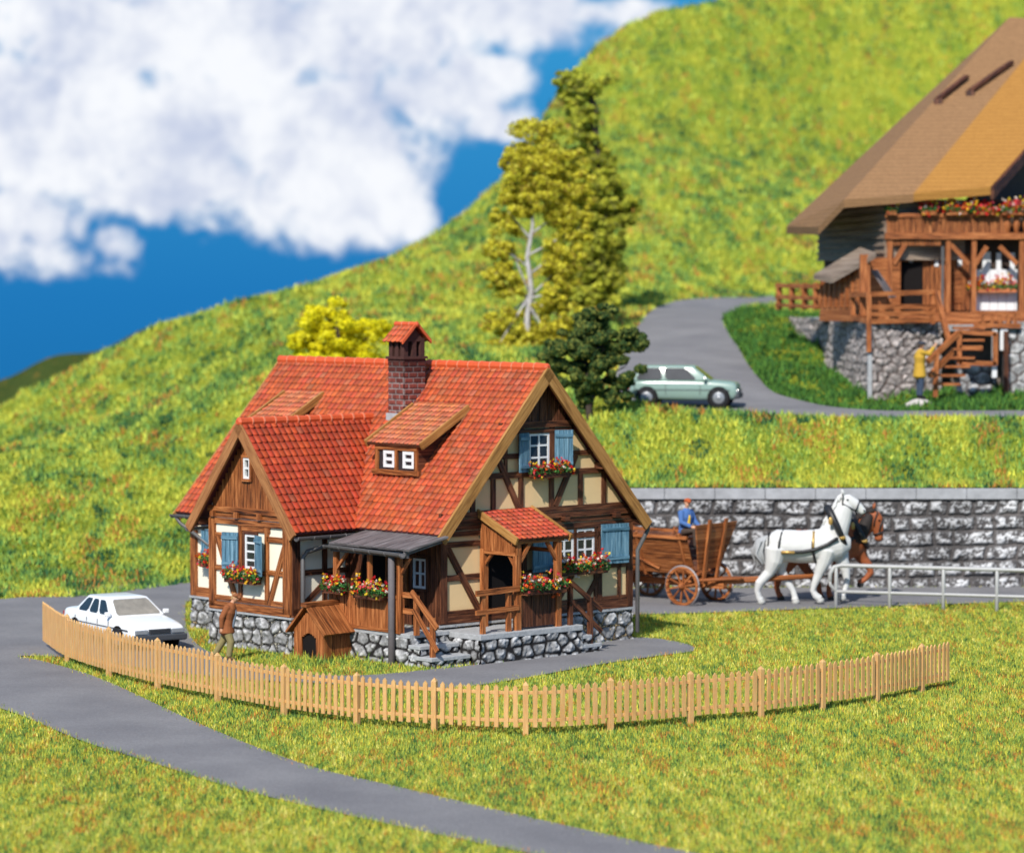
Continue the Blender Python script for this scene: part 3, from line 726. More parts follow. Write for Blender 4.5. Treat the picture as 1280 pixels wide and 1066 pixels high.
    for s in (-1, 1):
        e = Vector((-HL-.045, 3.7+s*3.72, ZE-.07)); t = Vector((-HL-.045, 3.7, ZR-.03)); d = t-e; nrm = Vector((0, s*d.z, abs(d.y))).normalized(); m.hexa(e+nrm*.05, d, -nrm*.3, (.07, 0, 0))
    m.build('bargeboard', M_board, h)
    m = MB()
    for s in (-1, 1):
        e = Vector((CU+s*(CW+.02), CV-.06, CL-.07)); t = Vector((CU, CV-.06, CZ-.03)); d = t-e; nrm = Vector((s*d.z, 0, abs(d.x))).normalized(); m.hexa(e+nrm*.05, d, -nrm*.27, (0, .075, 0))
    m.build('bargeboard', wood('bargeboard_brown', (.08, .028, .01), (.30, .12, .04), (.50, .24, .09)), h)
    # rafter feet + purlins at the gable
    for a, z in ((.22, 3.1), (7.18, 3.1), (3.7, 6.85), (1.6, 4.65), (5.8, 4.65)): m = MB(); m.beam((-.4, a, z), (-.03, a, z), .15, .16); m.build('purlin', M_wdark, h)
    for u in (CU-1.85, CU+1.85): m = MB(); m.beam((u, -1.6, 3.2), (u, -1.95, 3.2), .14, .14); m.build('purlin', M_wdark, h)
    # --- chimney
    cu0, cu1, cv0, cv1 = -4.69, -4.08, 2.4, 3.12
    def bricks(name, fr, a0, a1, b0, b1, par):
        res = .014; na = int((a1-a0)/res); nb = int((b1-b0)/res); A, B = np.meshgrid(np.linspace(a0, a1, na), np.linspace(b0, b1, nb))
        bh, bw = .145, .30; row = np.floor((B-b0)/bh); off = (row % 2)*bw/2; col = np.floor((A-a0+off)/bw); fx = (A-a0+off)-col*bw; fy = (B-b0)-row*bh
        e = np.minimum(np.minimum(fx, bw-fx), np.minimum(fy, bh-fy)); pr = np.clip((e-.012)/.015, 0, 1); rr = fbm(A*9, B*9, 3)
        hsh = _tab[(row*7+3).astype(int) & 255, (col*13+5).astype(int) & 255]
        c = np.stack([.13+.15*hsh, .032+.04*hsh, .024+.03*hsh], -1)*(.6+.8*rr)[..., None]; jc = np.array((.26, .21, .20))*(.4+rr[..., None]); c = jc*(1-pr[..., None])+c*pr[..., None]
        so = np.clip((B-b0)/(b1-b0)-.55, 0, 1)[..., None]*1.9*(.6+.6*rr[..., None]); c = c*(1-np.clip(so, 0, .85))
        P = np.array(fr.o)+np.outer(A.ravel(), np.array(fr.r))+np.outer(B.ravel(), np.array(fr.z))+np.outer((pr*.02).ravel(), np.array(fr.n))
        i = (np.arange(nb-1)[:, None]*na+np.arange(na-1)).ravel(); q = np.stack([i, i+1, i+na+1, i+na], 1)
        if fr.r.cross(fr.z).dot(fr.n) < 0: q = q[:, ::-1]
        return npmesh(name, P, q, M_stone, par, col=c.reshape(-1, 3))
    m = MB(); m.bx(cu0, cu1, cv0, cv1, 5.5, 7.42); ch = m.build('chimney', plain('soot_brick', (.07, .03, .025), .9, .2, .4, 12, .5), h)
    for fr, a0, a1 in ((F((0, cv0-.004, 0), (1, 0, 0), (0, -1, 0)), cu0, cu1), (F((cu1+.004, 0, 0), (0, 1, 0), (1, 0, 0)), cv0, cv1), (F((cu0-.004, 0, 0), (0, -1, 0), (-1, 0, 0)), -cv1, -cv0), (F((0, cv1+.004, 0), (-1, 0, 0), (0, 1, 0)), -cu1, -cu0)):
        bricks('brickwork', fr, a0, a1, 5.9, 7.4, ch)
    m = MB(); m.bx(cu0-.06, cu1+.06, cv0-.06, cv1+.06, 7.40, 7.47); m.bx(cu0-.02, cu1+.02, cv0-.02, cv1+.02, 7.33, 7.402)
    m.build('chimney_band', plain('soot_brick'), ch) if False else m.build('chimney_band', MATS['soot_brick'], ch)
    m = MB(); w = .14
    for x in (cu0, (cu0+cu1-w)/2, cu1-w):
        for y in (cv0, (cv0+cv1-w)/2, cv1-w):
            if (x, y) == ((cu0+cu1-w)/2, (cv0+cv1-w)/2): continue
            m.bx(x, x+w, y, y+w, 7.47, 7.95)
    pts = [(cu1-.001, cv0, 7.86), (cu1-.001, cv1, 7.86), (cu1-.001, (cv0+cv1)/2, 8.22)]; m.prism(pts, (-.1, 0, 0)); m.prism([(cu0+.1, p[1], p[2]) for p in pts], (-.099, 0, 0))
    m.build('chimney_posts', MATS['soot_brick'], ch)
    vm = (cv0+cv1)/2; uu = Vector((0, vm-cv0+.13, .46))
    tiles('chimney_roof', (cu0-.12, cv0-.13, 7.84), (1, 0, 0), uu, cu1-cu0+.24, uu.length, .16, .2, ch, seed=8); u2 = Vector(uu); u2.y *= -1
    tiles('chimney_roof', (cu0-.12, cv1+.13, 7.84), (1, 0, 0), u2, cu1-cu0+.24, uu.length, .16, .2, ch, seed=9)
    m = MB(); m.prism([(cu1+.125, cv0-.14, 7.80), (cu1+.125, vm, 8.29), (cu1+.125, cv1+.14, 7.80), (cu1+.125, cv1+.14, 7.90), (cu1+.125, vm, 8.39), (cu1+.125, cv0-.14, 7.90)], (-.05, 0, 0)); m.build('verge_tile', M_tileplain(), ch)
    ridge('ridge_tiles', (cu0-.13, vm, 8.31), (cu1+.14, vm, 8.31), .075, ch, 3)
    m = MB(); m.bx(cu0-.05, cu1+.05, cv0-.06, cv0-.01, 5.70, 5.98); m.bx(cu1+.01, cu1+.05, cv0-.06, cv0+.1, 5.70, 6.0); m.build('flashing', M_slab, ch)
    # --- dormers
    def dormer(ua, ub, v0, zs, win=True):
        slz = lambda v: ZE+SL*v
        m = MB(); zt = zs+.62
        m.prism([(ua, v0, zs-.12), (ua, v0, zt), (ua, v0+.95, zt+.42), (ua, v0+1.1, slz(v0+1.1)), (ua, v0+.05, zs-.12)], (.05, 0, 0))
        m.prism([(ub, v0, zs-.12), (ub, v0, zt), (ub, v0+.95, zt+.42), (ub, v0+1.1, slz(v0+1.1)), (ub, v0+.05, zs-.12)], (-.05, 0, 0))
        m.bx(ua+.05, ub-.05, v0+.06, v0+.1, zs-.1, zt)
        dm = m.build('dormer', M_wdark, h)
        m = MB(); fr = F((0, v0, 0), (1, 0, 0), (0, -1, 0)); um = (ua+ub)/2
        m.box(fr, ua-.08, ub+.08, zs-.14, zs-.02, -.02, .10); m.box(fr, ua, ub, zt-.13, zt, 0, .06)
        for a in (ua, um-.05, ub-.11): m.box(fr, a, a+.11, zs-.02, zt-.12, 0, .06)
        m.build('dormer_frame', M_wood, dm)
        for a0, a1 in ((ua+.12, um-.06), (um+.06, ub-.12)):
            g = MB(); g.box(fr, a0, a1, zs-.02, zt-.13, -.03, .005); g.build('window', M_glass, dm)
            w_ = MB(); x0 = a0+(a1-a0)*.30; z0, z1 = zs+.04, zt-.15
            w_.box(fr, x0, x0+.09, z0, z1, .0, .04); w_.box(fr, a1-.1, a1-.01, z0, z1, .0, .04)
            for zz in (z0, (z0+z1)/2-.04, z1-.08): w_.box(fr, x0+.09, a1-.1, zz, zz+.08, .0, .04)
            w_.build('window_frame', M_white, dm)
        upv = Vector((0, 1.48+.05, .86)); o = Vector((ua-.25, v0-.13, zt+.03))
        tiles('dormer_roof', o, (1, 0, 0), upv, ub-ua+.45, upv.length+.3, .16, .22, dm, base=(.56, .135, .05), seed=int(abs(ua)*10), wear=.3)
        m = MB(); n = Vector((0, -upv.z, upv.y)).normalized(); m.hexa(o-n*.06, (ub-ua+.45, 0, 0), upv, n*.055); m.build('dormer_soffit', M_wdark, dm)
        m = MB(); m.hexa(o-n*.12+Vector((ub-ua+.45, 0, 0)), (.07, 0, 0), upv*1.08, n*.19); m.hexa(o-n*.12-Vector((.07, 0, 0)), (.07, 0, 0), upv*1.08, n*.19); m.build('bargeboard', M_board, dm)
    dormer(-3.74, -2.10, 1.16, 4.62)
    dormer(-9.35, -8.2, 1.36, 4.80)
    # --- windows with shutters
    def window(fr, a0, a1, b0, b1, nx=2, ny=3, c=0., case=M_wdark):
        m = MB()
        t = .06; m.box(fr, a0, a0+t, b0, b1, -.02, c+.03); m.box(fr, a1-t, a1, b0, b1, -.02, c+.03); m.box(fr, a0+t, a1-t, b0, b0+t, -.02, c+.028); m.box(fr, a0+t, a1-t, b1-t, b1, -.02, c+.028)
        for i in range(1, nx): x = a0+(a1-a0)*i/nx; m.box(fr, x-.028, x+.028, b0+t, b1-t, -.02, c+.024)
        for i in range(1, ny): z = b0+(b1-b0)*i/ny; m.box(fr, a0+t, a1-t, z-.024, z+.024, -.02, c+.021)
        w = m.build('window', M_white, h); g = MB(); g.box(fr, a0+.02, a1-.02, b0+.02, b1-.02, -.06, .008); g.build('pane', M_glass, w)
        k = MB(); q = .07; k.box(fr, a0-q, a0, b0-q, b1+q, -.02, c+.05); k.box(fr, a1, a1+q, b0-q, b1+q, -.02, c+.05); k.box(fr, a0, a1, b1, b1+q, -.02, c+.048); k.box(fr, a0, a1, b0-q, b0, -.02, c+.07); k.build('window_casing', case, w)
        return w
    def shutter(fr, a, b0, b1, w, ang, side):
        """hinged at a; opened by ang degrees from flat on the wall"""
        m = MB(); d = fr.r*math.cos(R(ang))*side+fr.n*math.sin(R(ang)); nn = (fr.n*math.cos(R(ang))-fr.r*side*math.sin(R(ang))).normalized(); o = fr.p(a, b0, .07); n = 4; pw = w/n
        for i in range(n): m.hexa(o+d*(i*pw+.006), d*(pw-.012), fr.z*(b1-b0), nn*.035)
        for z in (b0+.10, b1-.18): q = fr.p(a, z, .07)+nn*.036; m.hexa(q+d*.01, d*(w-.02), fr.z*.085, nn*.03)
        q = fr.p(a, b0+.5*(b1-b0), .07)
        m.build('shutter', M_blue, h)
    window(FC, -5.62, -5.17, 2.07, 2.95, 1, 4); m = MB(); m.box(FC, -5.76, -5.60, 2.07, 2.98, 0, .02); m.build('window_reveal', M_black, h)
    shutter(FC, -5.83, 2.03, 2.98, .5, 20, -1); shutter(FC, -5.12, 1.93, 2.95, .55, 22, 1)
    window(FC, -5.62, -5.35, 4.38, 4.92, 1, 2, .05, M_wood2); m = MB(); m.box(FC, -5.72, -5.60, 4.36, 4.94, 0, .055); m.build('window_reveal', M_black, h)
    window(FG, 3.36, 4.08, 4.62, 5.55, 2, 3); shutter(FG, 3.30, 4.58, 5.58, .42, 12, -1); shutter(FG, 4.22, 4.62, 5.62, .5, 25, 1)
    window(FG, 4.30, 4.95, 2.2, 3.02, 2, 3); window(FG, 5.05, 5.70, 2.2, 3.02, 2, 3); shutter(FG, 4.12, 2.0, 3.02, .8, 8, -1); shutter(FG, 5.90, 2.06, 3.1, .92, 6, 1)
    window(FM, -9.3, -8.5, 2.0, 2.85, 2, 3); shutter(FM, -9.38, 1.98, 2.9, .5, 10, -1)
    window(FM, -1.25, -.75, 1.75, 2.5, 2, 2, .06)
    # veranda door and louvre shutter, dark opening behind
    m = MB(); m.box(FM, -3.25, -2.25, .8, 2.75, .03, .075); m.build('door', M_black, h)
    m = MB()
    for i in range(14): m.box(FM, -2.2, -1.55, 1.35+i*.09, 1.35+i*.09+.07, .05, .10)
    m.box(FM, -2.28, -2.2, 1.28, 2.7, .05, .12); m.box(FM, -1.55, -1.47, 1.28, 2.7, .05, .12); m.build('louvre_shutter', M_wood, h)
    # gutters and down pipes
    def gutter(p0, p1, brk=6, r=.085):
        m = MB(); p0, p1 = Vector(p0), Vector(p1); d = p1-p0; s = d.normalized().cross(Vector((0, 0, 1))); seg = 7; pr = [(math.cos(a), math.sin(a)) for a in np.linspace(math.pi, 2*math.pi, seg)]
        for i in range(seg-1):
            for q in (1, .86):
                a0 = s*pr[i][0]*r*q+Vector((0, 0, pr[i][1]*r*q)); a1 = s*pr[i+1][0]*r*q+Vector((0, 0, pr[i+1][1]*r*q)); m.face([p0+a0, p0+a1, p1+a1, p1+a0], [(0, 0), (0, .1), (1, .1), (1, 0)])
        for k in range(brk+1):
            c = p0+d*(k/brk); m.tube([c+s*r*1.1*x+Vector((0, 0, y*r*1.12)) for x, y in pr], .014, 5, caps=False)
        return m.build('gutter', M_pipe, h)
    gutter((CU+CW+.06, CV+.02, CL-.10), (CU+CW+.06, .1, CL-.10), 4); gutter((-HL, -.09, ZE-.05), (CU-CW, -.09, ZE-.05), 5); gutter((0.05, HWD+.07, ZE-.06), (-HL, HWD+.07, ZE-.06), 12)
    gutter((CU-CW-.06, CV+.02, CL-.10), (CU-CW-.06, .1, CL-.10), 4)
    m = MB(); x = CU+CW+.05; m.tube([(x, -.35, 3.0), (x, -.45, 2.85), (x-.4, -1.3, 2.6), (x-.43, -1.42, 2.45), (x-.43, -1.42, .2)], .06, 8); m.build('downpipe', M_pipe, h)
    m = MB(); m.tube([(-.1, 7.48, 3.08), (-.1, 7.47, 2.9), (-.22, 7.2, 2.35), (-.22, 7.2, 2.1), (-.22, 7.2, .2)], .055, 8); m.build('downpipe', M_pipe, h)
    m = MB(); m.tube([(-10.7, -.1, 3.05), (-10.6, .0, 2.85), (-10.15, .12, 2.6), (-9.6, .2, 2.3)], .05, 8); m.build('downpipe', M_pipe, h)
    # --- veranda lean-to
    m = MB(); o = Vector((-2.85, -1.18, 2.83)); dv = Vector((0, 1.3, .26)); n = Vector((0, -.26, 1.3)).normalized(); x = 0
    while x < 2.85: m.hexa(o+Vector((x, 0, 0)), (.225, 0, 0), dv, n*(.045+random.random()*.012)); x += .237
    m.build('veranda_roof', M_grey, h)
    m = MB(); m.beam((-2.9, -1.05, 2.72), (.02, -1.05, 2.72), .10, .14); m.beam((-2.8, -1.1, 2.75), (-2.8, .2, 3.0), .1, .12); m.beam((.0, -1.15, 2.78), (.0, .12, 3.04), .06, .14); m.build('veranda_beam', M_grey, h)
    gutter((-2.9, -1.24, 2.82), (.04, -1.24, 2.76), 5, .09)
    m = MB(); m.tube([(-.49, -1.14, -.02), (-.49, -1.14, 2.66)], .085, 10); m.build('veranda_post', plain('grey_post', (.13, .115, .12), .7, .3, .25, 9, .4), h)
    m = MB(); m.beam((-.36, -.98, .75), (-.36, -.98, 2.68), .11, .11, (0, 1, 0)); m.beam((-.36, -.95, 2.2), (.0, -.95, 2.65), .07, .07); m.build('veranda_frame', M_wood2, h); m = MB(); m.beam((-2.80, -.98, .75), (-2.80, -.98, 2.68), .12, .12, (0, 1, 0)); m.beam((-2.78, -.98, 2.2), (-2.35, -.98, 2.65), .07, .07); m.build('veranda_frame', M_wood2, h); m = MB(); m.beam((-1.5, -.98, 1.6), (-1.5, -.98, 2.66), .1, .1, (0, 1, 0)); m.build('veranda_frame', M_wood2, h)
    # deck
    FD = F((0, -.98, 0), (1, 0, 0), (0, -1, 0)); m = MB(); m.bx(-3.7, .02, -1.0, .32, .66, .76); bevel(m.build('veranda_deck', M_slab, h), .012)
    m = MB(); m.bx(-3.7, -.02, -.95, .3, 0, .66); m.build('deck_core', M_black, h)
    relief('deck_masonry', FD, -3.7, .0, -.05, .67, h, 31, .30, squash=1.6, tone=.40); relief('deck_masonry', F((-.01, 0, 0), (0, 1, 0), (1, 0, 0)), -.98, .3, -.05, .67, h, 32, .3)
    for u1_, zt in ((.44, .51), (.86, .25)):
        m = MB(); m.bx(-.0, u1_, -1.02, .28, zt-.10, zt); s_ = bevel(m.build('step', M_slab, h), .015)
        m = MB(); m.bx(.0, u1_-.05, -.97, .25, 0, zt-.1); m.build('step_core', M_black, s_)
        relief('step_masonry', F((0, -.975, 0), (1, 0, 0), (0, -1, 0)), 0, u1_-.03, -.03, zt-.09, s_, 33+int(zt*10), .22, squash=1.8, tone=.45, amp=.05)
        relief('step_masonry', F((u1_-.045, 0, 0), (0, 1, 0), (1, 0, 0)), -.98, .26, -.03, zt-.09, s_, 43+int(zt*10), .22, squash=1.8, tone=.45, amp=.05)
    m = MB(); a = -3.05
    while a < -.50: m.box(FD, a, a+.135, .82, 1.60, .0, .035+random.random()*.012); a += .15
    m.box(FD, -3.1, -.42, 1.60, 1.70, -.03, .06); m.box(FD, -3.1, -.42, .76, .84, -.02, .05); m.build('veranda_parapet', M_wood2, h)
    def rail(posts, bars, mt=M_wood2, nm='handrail'):
        m = MB()
        for (x, y, z0, z1) in posts: m.bx(x-.055, x+.055, y-.055, y+.055, z0, z1)
        for p0, p1, w_, h_ in bars: m.beam(p0, p1, w_, h_)
        return m.build(nm, mt, h)
    rail([(.12, -.85, .74, 1.72), (.72, -.85, .05, 1.22), (-.36, -.93, .76, 1.7)],
         [((-.36, -.9, 1.72), (.12, -.9, 1.72), .07, .13), ((-.36, -.9, 1.32), (.12, -.9, 1.32), .06, .13), ((.02, -.93, 1.82), (.98, -.93, .98), .06, .13), ((.10, -.93, 1.38), (.98, -.93, .42), .05, .12)])
    # --- gable side platform
    FP = F((1.12, 0, 0), (0, 1, 0), (1, 0, 0)); FP2 = F((0, .36, 0), (1, 0, 0), (0, -1, 0))
    m = MB(); m.bx(-.33, 1.16, .33, 3.86, .60, .74); bevel(m.build('porch_platform', M_slab, h), .015)
    m = MB(); m.bx(-.3, 1.09, .38, 3.8, 0, .6); m.build('platform_core', M_black, h)
    relief('platform_masonry', FP, .36, 3.84, -.05, .61, h, 51, .27, squash=1.5, tone=.38); relief('platform_masonry', FP2, -.3, 1.12, -.05, .61, h, 52, .26, squash=1.4)
    for v1_, zt in ((4.2, .46), (4.55, .22)):
        m = MB(); m.bx(.1, 1.14, 3.82, v1_, zt-.09, zt); s_ = bevel(m.build('step', M_slab, h), .012)
        relief('step_masonry', F((1.10, 0, 0), (0, 1, 0), (1, 0, 0)), 3.8, v1_-.02, -.03, zt-.08, s_, 60+int(zt*10), .2, squash=1.6, tone=.42, amp=.05)
        m = MB(); m.bx(.12, 1.08, 3.8, v1_-.03, 0, zt-.09); m.build('step_core', M_slab, s_)
    # porch
    pz0, pz1 = 3.66, 3.02; o = Vector((-.33, 1.62, pz0)); d = Vector((1.45, 0, pz1-pz0)); n = Vector((-(pz1-pz0), 0, 1.45)).normalized()
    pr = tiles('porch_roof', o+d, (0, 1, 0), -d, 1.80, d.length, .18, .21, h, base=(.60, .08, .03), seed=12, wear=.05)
    m = MB(); m.hexa(o-n*.07, (0, 1.80, 0), d, n*.065); m.build('soffit', M_wdark, pr)
    m = MB(); m.hexa(o-n*.13+Vector((0, -.06, 0)), (0, .06, 0), d*1.02, n*.19); m.hexa(o-n*.13+Vector((0, 1.80, 0)), (0, .06, 0), d*1.02, n*.19); m.build('bargeboard', M_board, pr)
    m = MB(); x = -.30                                   # triangle boarding on the open side
    while x < .98: zt = pz0-(x+.36)*.441-.05; m.bx(x, x+.105, 1.66, 1.70, 2.62, zt); x += .125
    m.build('porch_boarding', M_wood2, h)
    m = MB(); m.bx(-.30, -.16, 1.64, 1.80, .74, 2.72); m.bx(.90, 1.04, 1.66, 1.82, .74, 3.0); m.bx(.90, 1.04, 3.06, 3.22, .74, 3.0); m.bx(.9, 1.05, 1.60, 3.30, 2.90, 3.02); m.bx(-.3, 1.0, 1.65, 1.73, 2.6, 2.68)
    m.beam((.98, 1.82, 2.45), (.98, 2.15, 2.9), .08, .09); m.beam((.98, 3.08, 2.45), (.98, 2.75, 2.9), .08, .09); m.beam((-.2, 1.72, 2.3), (.1, 1.72, 2.62), .07, .07); m.beam((.95, 1.72, 2.3), (.7, 1.72, 2.62), .07, .07); m.bx(-.32, 1.0, 3.13, 3.2, 2.6, 2.7)
    m.build('porch_frame', M_wood2, h)
    m = MB(); a = 1.80
    while a < 3.12: m.bx(.94, .98+random.random()*.012, a, a+.125, .80, 1.72); a += .14
    m.bx(.92, 1.03, 1.74, 3.16, 1.70, 1.79); m.build('porch_parapet', M_wdark, h)  # dark timber puts the porch front's shade into the board colour
    m = MB(); m.box(FG, 1.9, 3.1, .8, 2.75, .02, .055); m.build('door', M_black, h)
    m = MB(); x = -.3
    while x < .95: m.bx(x, x+.12, 3.13, 3.16, .8, 1.7); x += .135
    m.build('porch_side_parapet', M_wdark, h)
    rail([(1.0, .55, .74, 1.72), (1.0, 1.42, .74, 1.74)], [((1.06, .28, 1.76), (1.06, 1.72, 1.80), .07, .14), ((1.05, .28, 1.28), (1.05, 1.72, 1.32), .06, .12)])
    rail([(1.0, 3.55, .74, 1.80), (1.04, 4.22, .1, 1.40)], [((1.06, 3.48, 1.86), (1.06, 4.62, 1.05), .06, .12), ((1.05, 3.5, 1.40), (1.05, 4.62, .50), .05, .11)], M_wdark)
def M_tileplain(): return plain('verge_clay', (.58, .10, .03), .5, .4, .25, 7, .3)
build_house()

# ---------------------------------------------------------------- flower boxes
FCOL = np.array([(.70, .03, .02), (.75, .12, .02), (.80, .45, .03), (.85, .65, .05), (.80, .70, .60), (.75, .10, .12), (.55, .02, .03)])
GCOL = np.array([(.03, .12, .03), (.06, .20, .04), (.10, .26, .06), (.02, .07, .03)])
def puff(name, C, Rr, n, size, pal, parent, seed, prob=None, mtl=None):
    """n leaf sized faces spread through ellipsoid lumps. C list of centres, Rr list of radii triples (local)"""
    r = np.random.default_rng(seed); C = np.array(C, float); Rr = np.array(Rr, float); k = r.integers(0, len(C), n)
    d = r.normal(size=(n, 3)); d /= np.linalg.norm(d, axis=1)[:, None]; rad = r.random(n)**.35
    P = C[k]+d*Rr[k]*rad[:, None]; nn_ = d*1.1+r.normal(size=(n, 3))*.55; a = np.cross(nn_, r.normal(size=(n, 3))); a /= np.linalg.norm(a, axis=1)[:, None]; b = np.cross(nn_, a); b /= np.linalg.norm(b, axis=1)[:, None]
    s = size*(.6+.8*r.random((n, 1))); V = np.stack([P-a*s, P+b*s*.7, P+a*s, P-b*s*.7], 1).reshape(-1, 3); pal = np.array(pal)
    c = pal[r.choice(len(pal), n, p=prob)]*(.8+.4*r.random((n, 1)))
    return npmesh(name, V, np.arange(4*n).reshape(-1, 4), mtl or M_leaf, parent, facecol=c)
def flower_box(M, L, label, seed, h=.30, group='flower boxes on the farmhouse', dense=1.0, trough=M_wdark, nm='flower_box', wd=.12, fs=.052):
    t = thing(nm, label, 'flower box', M, group); r = np.random.default_rng(seed)
    m = MB(); m.bx(-L/2+.05, L/2-.05, -wd, wd, 0, .15); m.build('trough', trough, t)
    n = max(3, int(L/.16)); C = [(x, r.uniform(-.03, .03)-.03, .17+r.uniform(0, .05)) for x in np.linspace(-L/2+.08, L/2-.08, n)]
    puff('foliage', C, [(.13, wd+.08, .15)]*n, int(900*L*dense), .030, GCOL, t, seed)
    C2 = [(x, r.uniform(-.08, .02)-.04, .23+r.uniform(-.10, h*.45)) for x in np.linspace(-L/2+.04, L/2-.04, n*2)]
    # blossoms: little clustered heads
    q = np.array(C2); k = r.integers(0, len(q), int(100*L*dense)); heads = q[k]+r.normal(size=(len(k), 3))*np.array((.07, .08, .085))
    V = []; Cc = []
    for hd in heads:
        col = FCOL[r.integers(0, len(FCOL))]
        for _ in range(6):
            o = hd+r.normal(size=3)*.018; a = r.normal(size=3); a /= np.linalg.norm(a); b = np.cross(a, r.normal(size=3)); b /= np.linalg.norm(b); s = fs*(.6+.6*r.random())
            V += [o-a*s*.6, o+b*s*.6, o+a*s*.6, o-b*s*.6]; Cc.append(col*(.85+.3*r.random()))
    npmesh('blossoms', np.array(V), np.arange(len(V)).reshape(-1, 4), M_leaf, t, facecol=np.array(Cc)); return t
GY = math.pi/2
flower_box(HT(-5.48, -1.88, 1.70), 1.35, 'flower box below the blue-shuttered window of the cream gable', 1)
flower_box(HT(-2.62, -1.16, 1.60), .85, 'rounder flower box at the left end of the veranda parapet', 2, h=.5)
flower_box(HT(-1.28, -1.16, 1.56), 1.15, 'flower box on the veranda parapet just left of the grey post', 3, h=.45)
flower_box(HT(1.15, 2.50, 1.62, GY), 1.45, 'flower box on the boarded front of the little red-roofed porch', 4, h=.42)
flower_box(HT(-.10, 5.05, 1.86, GY), 1.75, 'long flower box under the ground-floor window beside the big blue shutter', 5, h=.45)
flower_box(HT(-.12, 3.92, 4.42, GY), 1.35, 'flower box high under the attic window in the right gable', 6, h=.35)
flower_box(HT(-9.4, .14, 1.72), .9, 'small half-hidden flower box on the far left wall behind the cream gable', 7)

# ---------------------------------------------------------------- dog house
def doghouse():
    x, y = G(384, 822); x2, y2 = G(443, 806)
    yaw = R(49); t = thing('dog_house', 'small brown boarded kennel with arched doorway beside the veranda', 'kennel', TM(*G(386, 824), 0, yaw) )
    # local: x = along the ridge (front at x=0), y = across
    Wd, L_, hz, top = 1.0, 1.42, .78, 1.28; m = MB()
    # front with arched opening : boards
    n = 16; pw = Wd/n
    for i in range(n):
        a = -Wd/2+i*pw; ac = a+pw/2; tz = hz+(top-hz)*(1-abs(ac)/(Wd/2))-.02; db = 0
        if abs(ac) < .24: db = .50+.16*math.cos(ac/.24*1.3)
        m.bx(0, .04+.014*(i//2 % 2), a+(.004 if i % 2 == 0 else 0), a+pw-(.004 if i % 2 else 0), db, tz)
    m.build('front_boards', M_wood2, t)
    m = MB(); m.bx(.06, .08, -Wd/2+.02, Wd/2-.02, 0.02, hz); m.build('doorway', M_black, t)
    m = MB()
    for s in (-1, 1):
        k = 0
        while k < L_-.02: m.bx(k, k+.11, s*Wd/2-.02, s*Wd/2+.02, 0, hz); k += .12
    m.bx(L_-.04, L_, -Wd/2, Wd/2, 0, hz); m.build('wall', M_wood, t)
    m = MB(); e = Vector((-.14, -Wd/2-.16, hz-.18)); rg = Vector((-.14, 0, top+.04))
    for s in (-1, 1):
        e = Vector((-.14, s*(Wd/2+.16), hz-.14)); d = Vector((-.14, 0, top+.06))-e; nn = Vector((0, s*d.z, abs(d.y))).normalized(); k = 0
        while k < L_+.24: m.hexa(e+Vector((k, 0, 0)), (.142, 0, 0), d, nn*(.045+.012*random.random())); k += .155
    rf = m.build('roof', M_wood, t); m = MB(); m.beam((-.18, 0, top+.10), (L_+.14, 0, top+.10), .2, .10); m.build('ridge_board', M_wood, rf)
def TMk(p, z, yaw): return TM(p[0], p[1], z, yaw)
_TM = TM
def TM(*a):
    if len(a) == 5: return _TM(*a)
    return _TM(*a)
doghouse()

